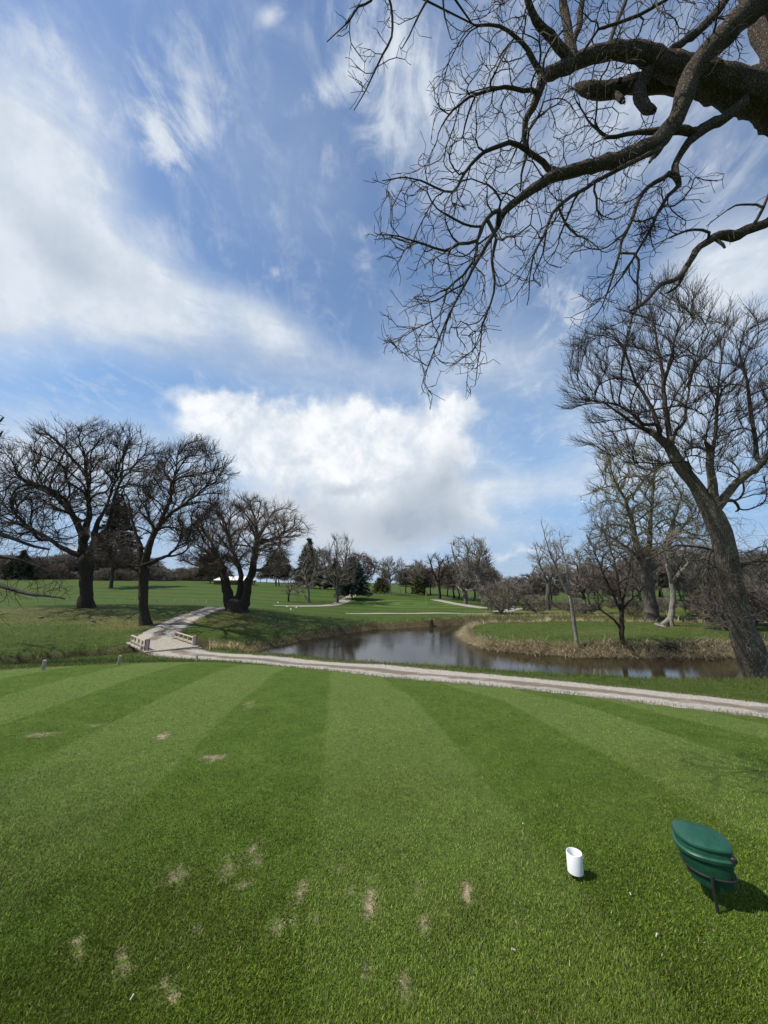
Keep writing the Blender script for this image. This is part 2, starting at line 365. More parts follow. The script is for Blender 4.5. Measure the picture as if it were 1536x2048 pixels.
# ------------------------------------------------------------------ ground sheet
def lines(fine, mid, far):
    o = []
    for a, b, s in fine + mid: o.append(np.arange(a, b, s))
    return np.unique(np.round(np.concatenate(o + [np.array(far, float)]), 3))
gx = lines([(-4.2, 4.2, .07)], [(-36, -4.2, .26), (4.2, 38, .26)], [])
gx = np.concatenate([-36 - np.geomspace(.4, 900, 60)[::-1], gx, 38 + np.geomspace(.4, 900, 60)])
gy = lines([(1.5, 6.6, .07)], [(-8, 1.5, .4), (6.6, 48, .26)], [])
gy = np.concatenate([-8 - np.geomspace(1, 900, 24)[::-1], gy, 48 + np.geomspace(.4, 1300, 90)])
X, Y = np.meshgrid(gx, gy)
Z = hill(X, Y)
q_all = np.stack([X.ravel(), Y.ravel()], 1)
pathd = np.full(len(q_all), 9.0)
for pts, wd in PATH_SPL:
    lo, hi = pts.min(0) - 3, pts.max(0) + 3
    m_ = (q_all > lo).all(1) & (q_all < hi).all(1)
    pathd[m_] = np.minimum(pathd[m_], seg_dist(q_all[m_], pts, False) - wd / 2)
Zf = Z.ravel() - 0.10 * (1 - sstep(pathd, -0.35, -0.02))
sd_all = np.full(len(q_all), 9.0); m_ = (q_all[:, 0] > -37) & (q_all[:, 0] < 39) & (q_all[:, 1] > 10) & (q_all[:, 1] < 47); sd_all[m_] = water_sd(q_all[m_])
# turf kinds: tee, rough, fairway, dried patches, worn spots
def tee_mask(x, y):
    front = np.interp(x, [-16, -9.5, -8.1, -6.5, -3.35, .55, 3.5, 6, 8.6, 11, 14], [11, 12.9, 13.6, 15.3, 14.5, 12.3, 10.8, 9.3, 7.7, 6.3, 4.4])
    return sstep(front - y, -0.15, 0.15) * sstep(x, -13.5, -12.5)
DIVOTS = []
for u, v, ru, rv, s in [(328, 1472, 16, 5, 1), (425, 1515, 26, 6, .8), (500, 1408, 14, 3, .6), (70, 1467, 22, 5, .6), (355, 1755, 20, 22, .75), (455, 1737, 16, 20, .8), (505, 1702, 9, 14, .6), (515, 1728, 9, 16, .55),
        (600, 1780, 9, 26, .6), (702, 1785, 8, 22, .85), (703, 1840, 8, 24, 1), (738, 1795, 12, 34, 1), (833, 1780, 12, 14, 1), (933, 1783, 11, 22, 1.1), (845, 1850, 12, 16, .9), (890, 1828, 9, 9, .5), (632, 1838, 9, 14, .7), (588, 1848, 10, 18, .7),
        (550, 1850, 18, 22, .55), (810, 1975, 18, 26, 1.1), (730, 1945, 10, 16, .7), (942, 1965, 7, 24, .6), (155, 1895, 14, 26, .7), (245, 1925, 20, 26, .7), (345, 1985, 16, 24, .85), (395, 1860, 12, 10, .5), (330, 1970, 9, 20, .6), (1030, 1850, 7, 8, .4), (485, 1770, 16, 10, .6), (675, 1735, 6, 5, .4), (190, 1450, 30, 3, .3)]:
    c = hit(u, v); a = hit(u + ru, v); b = hit(u, v - rv)
    DIVOTS.append((c[0], c[1], max(.02, abs(a[0] - c[0])), max(.03, abs(b[1] - c[1])), (b[0] - c[0]) / max(.02, b[1] - c[1]), s))
def divot(x, y):
    """0 sound turf .. 1 bare"""
    o = np.zeros_like(x)
    for cx, cy, rx, ry, sh_, s in DIVOTS:
        dyy = y - cy; dxx = x - cx - sh_ * dyy
        r = np.sqrt((dxx / rx) ** 2 + (dyy / (ry * 1.25)) ** 2) + 0.45 * np.sin(x * 62 + 2 * np.sin(y * 40 + cx * 9) + cy * 40) * np.sin(y * 38 + cx * 30) + .3 * np.sin(x * 150 + 2 * np.sin(y * 90)) * np.sin(y * 105 + cx * 50)
        o = np.maximum(o, s * (1 - sstep(r, 0.35, 1.15)))
    return np.clip(o, 0, 1)
xf, yf = q_all.T
tee = tee_mask(xf, yf)
a_div = np.zeros(len(q_all)); m_ = (np.abs(xf) < 9) & (yf > 1.4) & (yf < 9.5); a_div[m_] = divot(xf[m_], yf[m_])
fair = np.zeros(len(q_all))
for u, v, ru, rv in [(860, 1205, 190, 12), (720, 1215, 150, 11)]:
    pass
fair = sstep(yf, 43, 46) * (1 - sstep(yf, 120, 135)) * sstep(xf, -70, -60) * (1 - sstep(xf, 22, 30)) 
dry = np.zeros(len(q_all))
for (u, v, t, rx, ry, s) in [(120, 1225, 33, 9, 3.5, .8), (215, 1240, 29.5, 5, 3, .8), (250, 1255, 27, 3, 2.5, .7), (60, 1240, 29, 7, 4, .45), (450, 1250, 29.5, 4, 3, .6), (560, 1245, 31, 6, 3, .35), (480, 1228, 33, 3, 2, .7), (172, 1214, 36, 3, 2, .9), (288, 1250, 28, 1.6, 1.2, .9), (1100, 1220, 50, 12, 5, .7), (1300, 1215, 60, 25, 10, .6), (60, 1345, 13, 5, 2, .4), (1200, 1262, 26, 6, 2.0, .25), (1400, 1255, 28, 8, 2.5, .3)]:
    c = P(u, v, t); dry = np.maximum(dry, s * (1 - sstep(np.hypot((xf - c[0]) / rx, (yf - c[1]) / ry), .2, 1.1)))
bankm = (1 - sstep(sd_all, 0.25, 1.15))
edge = (1 - sstep(pathd, 0.0, 0.35)) * (yf < 45)
nx_, ny_ = len(gx), len(gy)
ii = np.arange(nx_ * ny_).reshape(ny_, nx_)
quads = np.stack([ii[:-1, :-1].ravel(), ii[:-1, 1:].ravel(), ii[1:, 1:].ravel(), ii[1:, :-1].ravel()], 1)

# turf material
m_turf, t, b = material('turf', 0.9, 0.12)
pos = wpos(t)
px, py, pz = t.sep(pos)
n1 = t.noise(pos, 0.35, 4, .6); n2 = t.noise(pos, 2.3, 5, .65); n3 = t.noise(pos, 14.0, 6, .7); n4 = t.noise(pos, 75.0, 3, .7)
g_rough = t.mix(t.rng(n2, .3, .7), (.034, .058, .009), (.066, .094, .017))
g_tee = t.mix(t.rng(n2, .3, .7), (.052, .092, .011), (.076, .122, .018))
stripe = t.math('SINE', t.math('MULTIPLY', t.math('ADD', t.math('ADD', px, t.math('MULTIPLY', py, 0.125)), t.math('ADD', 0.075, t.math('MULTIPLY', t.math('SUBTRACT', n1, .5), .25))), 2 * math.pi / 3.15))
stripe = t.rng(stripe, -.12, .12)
g_tee = t.mix(t.math('MULTIPLY', t.math('MULTIPLY', stripe, t.rng(py, 1.5, 6.5, .2, 1.0)), .55), g_tee, (.118, .162, .042))  # stripes fade towards the eye: their view-dependent sheen is put into the colour
n_big = t.noise(pos, .09, 4, .6)
vein = t.math('SINE', t.math('MULTIPLY', t.math('ADD', py, t.math('ADD', t.math('MULTIPLY', px, .25), t.math('MULTIPLY', n1, 5.0))), 1.0))
g_fair = t.mix(t.rng(n_big, .35, .65, 0, .6), t.mix(t.rng(vein, -.6, .6), (.033, .064, .009), (.048, .086, .014)), (.060, .078, .016))
# rings mown round the green
green_c = P(845, 1208, 64)
rr = t.vmath('LENGTH', t.vmath('MULTIPLY', t.vmath('SUBTRACT', pos, (green_c[0], green_c[1], 0)), (1.0, 1.25, 0)), out=1)
ring = t.math('SINE', t.math('ADD', t.math('MULTIPLY', rr, 1.5), t.math('MULTIPLY', n1, 1.5)))
in_ring = t.rng(rr, 13.0, 9.0)
g_fair = t.mix(in_ring, g_fair, t.mix(t.rng(ring, -.3, .5), (.038, .072, .011), (.078, .118, .026)))
a_tee, a_fair, a_dry, a_bank, a_dv, a_edge = (t.attr(k_) for k_ in ('tee', 'fairway', 'dry', 'bank', 'bare', 'verge'))
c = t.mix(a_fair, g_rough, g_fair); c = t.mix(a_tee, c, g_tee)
c = t.mix(t.math('MULTIPLY', a_dry, t.rng(n2, .25, .6)), c, (.150, .125, .052))
c = t.mix(t.math('MULTIPLY', t.rng(n3, .62, .8), .35), c, (.16, .14, .06))
mott = t.math('ADD', t.math('MULTIPLY', n3, .55), t.math('MULTIPLY', n4, .45))
hs = t.n.new('ShaderNodeHueSaturation'); t.l.new(c, hs.inputs['Color']); t.l.new(t.rng(mott, .3, .7, .62, 1.35), hs.inputs['Value']); c = hs.outputs[0]
soil = t.mix(t.rng(mott, .36, .62), (.055, .038, .022), (.44, .36, .235))
c = t.mix(t.math('MULTIPLY', a_edge, t.rng(n3, .42, .58)), c, (.12, .098, .065))
c = t.mix(t.math('MULTIPLY', a_bank, t.rng(n2, .2, .5)), c, t.mix(n3, (.042, .031, .020), (.135, .100, .060)))
c = t.mix(a_dv, c, soil)
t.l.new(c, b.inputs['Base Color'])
t.l.new(t.bump(mott, 1.0, 0.035), b.inputs['Normal'])
ground = mesh_np('ground', np.stack([xf, yf, Zf], 1), [quads], m_turf, smooth=True,
                 attrs={'tee': tee, 'fairway': fair * (1 - tee), 'dry': dry * (1 - bankm), 'bank': bankm, 'bare': a_div, 'verge': edge})
tag(ground, kind='structure')

# ------------------------------------------------------------------ water
m_water, t, b = material('pond_water', 0.05, 0.5)
pos = wpos(t)
b.inputs['Base Color'].default_value = (.022, .018, .010, 1)
b.inputs['IOR'].default_value = 1.33
wv = t.noise(t.mapping(pos, rot=(0, 0, .35), scale=(1.0, 2.2, 1)), 2.6, 4, .6)
wv2 = t.noise(t.mapping(pos, rot=(0, 0, -.3), scale=(1.0, 1.6, 1)), 9.0, 3, .6)
calm = t.rng(t.noise(pos, .22, 2, .5), .35, .6, .25, 1.0)
t.l.new(t.bump(t.math('MULTIPLY', t.math('ADD', t.math('MULTIPLY', wv, .7), t.math('MULTIPLY', wv2, .3)), calm), 0.4, 0.016), b.inputs['Normal'])
wx = np.arange(-37, 39.1, 2.0); wy = np.arange(9, 46.1, 2.0); WX, WY = np.meshgrid(wx, wy)
# the sheet follows the pond and the creek, its rim tucked under the banks
keep = water_sd(np.stack([WX.ravel(), WY.ravel()], 1)).reshape(WX.shape) < 3.2
jj = np.arange(WX.size).reshape(WX.shape); cell = keep[:-1, :-1] | keep[1:, 1:] | keep[:-1, 1:] | keep[1:, :-1]
wq = np.stack([jj[:-1, :-1], jj[:-1, 1:], jj[1:, 1:], jj[1:, :-1]], -1)[cell]
wq = wq[(hill(WX.ravel()[wq].mean(1), WY.ravel()[wq].mean(1)) > -9)]
water = mesh_np('water', np.stack([WX.ravel(), WY.ravel(), np.full(WX.size, WATER_Z)], 1), [wq], m_water)
tag(water, kind='structure')

# ------------------------------------------------------------------ paths: sheets laid in their beds
m_gravel, t, b = material('crushed_gravel', 0.95, 0.15)
pos = wpos(t)
n2 = t.noise(pos, 1.1, 5, .65); n3 = t.noise(pos, 9, 5, .7); st = t.voro(pos, 38); sv = t.voro(pos, 38, 'Color')
across = t.attr('across')
tone = t.mix(t.rng(n3, .3, .7), (.37, .34, .285), (.56, .525, .46))
tone = t.mix(t.math('MULTIPLY', t.rng(t.sep(sv)[0], .0, 1.0), .45), tone, (.74, .71, .66))
tone = t.mix(t.math('MULTIPLY', t.rng(st, .28, .55), .55), tone, (.12, .095, .07))
dirt = t.math('MULTIPLY', t.rng(t.math('ADD', t.math('MULTIPLY', across, .45), t.math('ADD', t.math('MULTIPLY', n2, .9), t.math('MULTIPLY', n3, .3))), .80, 1.02), .8)
tone = t.mix(dirt, tone, (.13, .098, .068))
t.l.new(tone, b.inputs['Base Color']); t.l.new(t.bump(t.math('ADD', st, n3), 1.0, .02), b.inputs['Normal'])
m_paved, t, b = material('pale_path', 0.9, 0.2)
pos = wpos(t); n3 = t.noise(pos, 3, 5, .65)
t.l.new(t.mix(t.rng(n3, .3, .7), (.22, .20, .165), (.34, .315, .27)), b.inputs['Base Color'])
def path_sheet(name, pts, wd, mat, lift, ragged, nc=15):
    d = np.gradient(pts, axis=0); d /= np.linalg.norm(d, axis=1)[:, None]; nrm = np.stack([-d[:, 1], d[:, 0]], 1); n = len(pts)
    e = rng.normal(0, 1, (n, 2)); e = (e + np.roll(e, 1, 0) + np.roll(e, -1, 0)) / 3 * ragged
    s_ = np.linspace(-1, 1, nc); w0 = wd / 2 + e[:, :1]; w1 = wd / 2 + e[:, 1:]
    off = np.where(s_[None] < 0, s_[None] * w0, s_[None] * w1)
    q = pts[:, None] + nrm[:, None] * off[..., None]
    z = hill(q[..., 0], q[..., 1]) + lift - 0.02 * s_[None] ** 8
    ruts = -0.018 * (np.exp(-((np.abs(off) - .55) / .16) ** 2))
    z = z + ruts
    i_ = np.arange(n * nc).reshape(n, nc); f = np.stack([i_[:-1, :-1].ravel(), i_[:-1, 1:].ravel(), i_[1:, 1:].ravel(), i_[1:, :-1].ravel()], 1)
    ac = np.clip(1 - np.abs(np.abs(s_) - .55) / .45, 0, 1); ac = 1 - ac
    o = mesh_np(name, np.stack([q[..., 0], q[..., 1], z], -1).reshape(-1, 3), [f], mat, smooth=True, attrs={'across': np.tile(ac, n)})
    return tag(o, kind='structure')
path_sheet('gravel_path', PATH_SPL[0][0], PATH_SPL[0][1] + .1, m_gravel, 0.0, .10)
path_sheet('hillside_path', PATH_SPL[1][0], PATH_SPL[1][1], m_gravel, 0.0, .08)
for pts, wd in PATH_SPL[2:]: path_sheet('fairway_path', pts, wd, m_paved, 0.04, .04, 7)

# ------------------------------------------------------------------ trees: skeletons, wood, foliage
def bark(name, dark, light, moss=None, scale=1.0, flow=.22):
    m, t, b = material(name, 0.92, 0.15)
    pos = opos(t)
    lng = t.mapping(pos, scale=(1, 1, flow))
    dn = t.vmath('ADD', lng, t.scale(t.noise(lng, 6 * scale, 3, .6, out=1), .10))
    v = t.voro(dn, 15 * scale, feature='DISTANCE_TO_EDGE'); n = t.noise(dn, 26 * scale, 6, .7); big = t.noise(pos, 1.3, 3, .5)
    rid = t.rng(t.math('ADD', t.math('MULTIPLY', v, 1.1), t.math('MULTIPLY', n, .75)), .22, .95, smooth=False)
    c = t.mix(rid, dark, light)
    if moss: c = t.mix(t.rng(big, .52, .68), c, moss)
    t.l.new(c, b.inputs['Base Color']); t.l.new(t.bump(rid, 1.0, .05), b.inputs['Normal'])
    return m
m_oak = bark('oak_bark', (.030, .024, .019), (.105, .086, .066))
m_oak2 = bark('rough_bark', (.014, .011, .009), (.23, .185, .14), scale=1.8, flow=.7)
m_grey = bark('grey_bark', (.070, .060, .050), (.22, .195, .165), (.16, .15, .10))
m_cotton = bark('cottonwood_bark', (.060, .050, .038), (.26, .225, .175))
m_pale = bark('pale_bark', (.16, .145, .12), (.40, .37, .32))
def twig_mat(name, col, col2):
    m, t, b = material(name, 0.85, 0.2); n = t.noise(opos(t), 1.7, 3, .6)
    t.l.new(t.mix(t.rng(n, .3, .7), col, col2), b.inputs['Base Color']); return m
m_tw_dark = twig_mat('dark_twigs', (.034, .028, .023), (.070, .058, .047))
m_tw_brown = twig_mat('brown_twigs', (.125, .108, .086), (.22, .19, .155))
m_tw_grey = twig_mat('grey_twigs', (.12, .106, .09), (.22, .20, .17))
m_tw_olive = twig_mat('budding_twigs', (.10, .095, .055), (.19, .175, .10))
m_tw_red = twig_mat('ruddy_twigs', (.10, .078, .062), (.17, .135, .108))

def unit(a): return a / (np.linalg.norm(a, axis=-1, keepdims=True) + 1e-9)
class Skel:
    def __init__(self, seed=1):
        self.pos = []; self.par = []; self.rad = []; self.g = np.random.default_rng(seed)
    def limb(self, pts, radii, step, attach=True, wob=0.0):
        """a hand-laid limb: points and radii in metres"""
        pts = np.array(pts, float); q = spline(np.concatenate([pts, np.array(radii, float)[:, None]], 1), step)
        xyz, r = q[:, :3].copy(), np.maximum(q[:, 3], min(radii) * .8)
        if wob: 
            n_ = self.g.normal(0, 1, xyz.shape); n_ = (n_ + np.roll(n_, 1, 0)) / 1.5; n_[0] = 0; xyz += n_ * wob
        p = -1
        if attach and self.pos:
            A = np.array(self.pos); p = int(np.argmin(((A - xyz[0]) ** 2).sum(1))); xyz, r = xyz[1:], r[1:]
        for a, b_ in zip(xyz, r):
            self.pos.append(a); self.par.append(p); self.rad.append(b_); p = len(self.pos) - 1
    def grow(self, A, step, kill, iters=90, infl=1e9, trop=(0, 0, 0), jit=.18, from_r=1e9, inertia=.35, center=None, outward=.0):
        pos = np.zeros((60000, 3)); n = len(self.pos); pos[:n] = self.pos; par = np.full(60000, -1); par[:n] = self.par
        rad_ = np.full(60000, np.nan); rad_[:n] = self.rad; kids = np.zeros(60000, int); trop = np.array(trop, float)
        ok = np.nonzero(np.nan_to_num(rad_[:n], nan=0) < from_r)[0]
        A = np.array(A, float); d = np.full(len(A), 1e9); near = np.zeros(len(A), int)
        for i in range(0, len(ok), 400):
            blk = ok[i:i + 400]; dd = np.sqrt(((A[:, None] - pos[blk][None]) ** 2).sum(-1)); j = dd.argmin(1); v = dd[np.arange(len(A)), j]
            m = v < d; d[m] = v[m]; near[m] = blk[j[m]]
        alive = d > kill
        for it in range(iters):
            A, d, near = A[alive], d[alive], near[alive]
            if len(A) < 3 or n > 55000: break
            src, inv_ = np.unique(near, return_inverse=True)
            acc = np.zeros((len(src), 3)); np.add.at(acc, inv_, unit(A - pos[near]) * (d < infl)[:, None])
            has = (np.linalg.norm(acc, axis=1) > 1e-3) & (kids[src] < 4)
            bad = np.isin(near, src[kids[src] >= 4])
            src, acc = src[has], acc[has]
            if not len(src): alive = ~bad; continue
            pv = np.where(par[src][:, None] >= 0, unit(pos[src] - pos[par[src]]), 0)
            rd = 0 if center is None else unit(pos[src] - np.asarray(center)) * outward
            dirs = unit(unit(acc) + pv * inertia + trop + rd + self.g.normal(0, jit, acc.shape))
            new = pos[src] + dirs * step * self.g.uniform(.75, 1.2, (len(src), 1)); k0 = n; n += len(src)
            pos[k0:n] = new; par[k0:n] = src; kids[src] += 1
            for i in range(0, len(src), 300):
                dd = np.sqrt(((A[:, None] - new[None, i:i + 300]) ** 2).sum(-1)); j = dd.argmin(1); v = dd[np.arange(len(A)), j]
                m = v < d; d[m] = v[m]; near[m] = k0 + i + j[m]
            alive = (d > kill) & ~bad
        self.pos = list(pos[:n]); self.par = list(par[:n]); self.rad = list(rad_[:n])
    def twigs(self, prob, length, trop=(0, 0, 0), only_thin=None, segs=2, spread=.6, center=None, outward=0.0):
        pos = np.array(self.pos); par = np.array(self.par); r = np.array(self.rad)
        grown = np.isnan(r) if only_thin is None else (np.isnan(r) | (r < only_thin))
        for rep in range(int(math.ceil(prob))):
            idx = np.nonzero(grown & (par >= 0) & (self.g.random(len(r)) < prob - rep))[0]
            d = unit(pos[idx] - pos[par[idx]]); q = self.g.normal(0, 1, d.shape); q = unit(q - d * (q * d).sum(1, keepdims=True))
            d = unit(d * .75 + q * spread + np.array(trop) + (0 if center is None else unit(pos[idx] - np.asarray(center)) * outward)); L = length * self.g.uniform(.45, 1.25, (len(idx), 1)) / segs
            p = pos[idx]; pi = idx
            for s in range(segs):
                p = p + d * L; k0 = len(self.pos); self.pos += list(p); self.par += list(pi); self.rad += [np.nan] * len(idx)
                pi = np.arange(k0, k0 + len(idx)); d = unit(d + self.g.normal(0, .2, d.shape) + np.array(trop) * .5)
    def finish(self, tip, power=2.3, taper=.86):
        pos = np.array(self.pos); par = np.array(self.par); seed = np.array(self.rad); n = len(pos)
        acc = np.zeros(n); r = np.where(np.isnan(seed), tip, seed)
        for i in range(n - 1, -1, -1):
            if np.isnan(seed[i]): r[i] = max(tip, acc[i] ** (1 / power) if acc[i] > 0 else tip)
            if par[i] >= 0: acc[par[i]] += r[i] ** power
        for i in range(n):
            if par[i] >= 0 and np.isnan(seed[i]): r[i] = min(r[i], r[par[i]] * (taper if not np.isnan(seed[par[i]]) else .995))
        self.P, self.Q, self.R = pos, par, np.maximum(r, tip * .8)
        return self
    def wood(self, thick, mid, sides=(12, 6, 3), lump=.10, origin=(0, 0, 0)):
        """(trunk verts, faces), (crown verts, faces)"""
        pos, par, r = self.P - np.array(origin), self.Q, self.R; n = len(pos)
        main = np.full(n, -1); best = np.zeros(n)
        for i in range(n):
            p = par[i]
            if p >= 0 and r[i] > best[p]: best[p] = r[i]; main[p] = i
        din = np.where((par >= 0)[:, None], unit(pos - pos[np.maximum(par, 0)]), 0)
        d = unit(din + np.where((main >= 0)[:, None], din[np.maximum(main, 0)], 0))
        depth = np.zeros(n, int)
        for i in range(n):
            if par[i] >= 0: depth[i] = depth[par[i]] + 1
        u = np.zeros((n, 3)); order = np.argsort(depth, kind='stable'); cuts = np.searchsorted(depth[order], np.arange(depth.max() + 2))
        for L in range(depth.max() + 1):
            ix = order[cuts[L]:cuts[L + 1]]
            ref = np.where((par[ix] >= 0)[:, None], u[np.maximum(par[ix], 0)], np.array([1.0, .1, .05]))
            v = ref - d[ix] * (ref * d[ix]).sum(1, keepdims=True); bad = np.linalg.norm(v, axis=1) < 1e-3
            if bad.any(): v[bad] = np.cross(d[ix][bad], [0.3, .5, .8])
            u[ix] = unit(v)
        w_ = np.cross(d, u); cls = np.where(r > thick, 0, np.where(r > mid, 1, 2)); res = []
        for group in ((0,), (1, 2)):
            V, Fs, off = [], [], 0
            for k_ in group:
                S = sides[k_]; ids = np.nonzero(cls == k_)[0]
                if not len(ids): continue
                ang = np.arange(S) * 2 * math.pi / S; ca, sa = np.cos(ang), np.sin(ang)
                def ring(c, i, rr):
                    q = c[:, None] + (u[i][:, None] * ca[None, :, None] + w_[i][:, None] * sa[None, :, None]) * rr[:, None, None]
                    if lump and k_ == 0:
                        f = 1 + lump * (np.sin(q[..., 0] * 5.1 / max(.2, thick * 6) + q[..., 2] * 2.3) * np.sin(q[..., 1] * 4.7 / max(.2, thick * 6) + 1.0) + .5 * np.sin(ang[None] * 3 + q[..., 2] * 1.9) + .4 * np.sin(ang[None] * 5 + q[..., 2] * 4.1) + .45 * np.sin(ang[None] * 7 + q[..., 0] * 13 + q[..., 2] * 9))
                        q = c[:, None] + (q - c[:, None]) * f[..., None]
                    return q.reshape(-1, 3)
                slot = np.full(n, -1); slot[ids] = np.arange(len(ids)); V.append(ring(pos[ids], ids, r[ids]))
                e = ids[par[ids] >= 0]; same = (cls[par[e]] == k_) & (main[par[e]] == e)
                st_ = slot[par[e]].copy(); ex = e[~same]
                V.append(ring(pos[par[ex]] if len(ex) else np.zeros((0, 3)), ex, np.minimum(r[par[ex]], r[ex] * 1.12)))
                st_[~same] = len(ids) + np.arange(len(ex)); a = st_[:, None] * S + np.arange(S)[None] + off; a2 = st_[:, None] * S + (np.arange(S)[None] + 1) % S + off
                b0 = slot[e][:, None] * S + np.arange(S)[None] + off; b2 = slot[e][:, None] * S + (np.arange(S)[None] + 1) % S + off
                if k_ == 0:                                             # close sawn or broken ends
                    ends = ids[(main[ids] < 0) | (cls[np.maximum(main[ids], 0)] != 0)]
                    if len(ends): Fs.append(slot[ends][:, None] * S + np.arange(S)[None] + off)
                Fs.append(np.stack([a, a2, b2, b0], -1).reshape(-1, 4)); off += (len(ids) + len(ex)) * S
            res.append((np.concatenate(V) if V else np.zeros((0, 3)), Fs))
        return res
def plant(sk, name, label, cat, base, m_trunk, m_crown, thick, mid, group=None, sides=(12, 6, 3), lump=.10, local=False):
    root = empty(name, base); tag(root, label, cat, group)
    (tv, tf), (cv, cf) = sk.wood(thick, mid, sides, lump, (0, 0, 0) if local else base)
    if len(tv): mesh_np('trunk', tv, tf, m_trunk, root, smooth=True)
    if len(cv): mesh_np('crown', cv, cf, m_crown, root, smooth=True)
    return root
def copy_tree(root, loc, rz, s, sz=None):
    r = root.copy(); COL.objects.link(r); r.location = [float(c) for c in loc]; r.rotation_euler = (0, 0, rz); r.scale = (s, s, sz or s)
    for ch in root.children:
        c_ = ch.copy(); COL.objects.link(c_); c_.parent = r
    return r
def in_poly(poly, n, g, inset=None):
    poly = np.array(poly, float); lo, hi = poly.min(0), poly.max(0); o = np.zeros((0, 2))
    while len(o) < n:
        q = g.uniform(lo, hi, (n * 2, 2)); o = np.concatenate([o, q[inside(q, poly)]])
    return o[:n]
def cloud(poly, n, t0, half, g, bias=0.0):
    """growth points filling a crown whose outline is known from one side, with real depth"""
    q = in_poly(poly, n, g); c = np.array(poly, float).mean(0); ext = np.abs(np.array(poly) - c).max(0)
    rel = np.clip(np.linalg.norm((q - c) / ext, axis=1), 0, 1); d = g.uniform(-1, 1, n) * half * np.sqrt(1.05 - rel ** 2 * .9) + bias
    return P(q[:, 0], q[:, 1], t0 + d)
def lay(sk, t0, pts, step, wob=0, dt=0.0, attach=True, slim=0.0):
    """a limb given as (u, v, thickness in photo pixels) at depth t0, drifting dt metres in depth towards its tip"""
    n = len(pts); tt = [t0 + dt * i / max(1, n - 1) + (p[3] if len(p) > 3 else 0) for i, p in enumerate(pts)]
    xyz = [P(p[0], p[1], t_) for p, t_ in zip(pts, tt)]
    sk.limb(xyz, [p[2] / 2 * t_ / FPX * (1 - slim * i / max(1, n - 1)) for i, (p, t_) in enumerate(zip(pts, tt))], step, attach, wob)

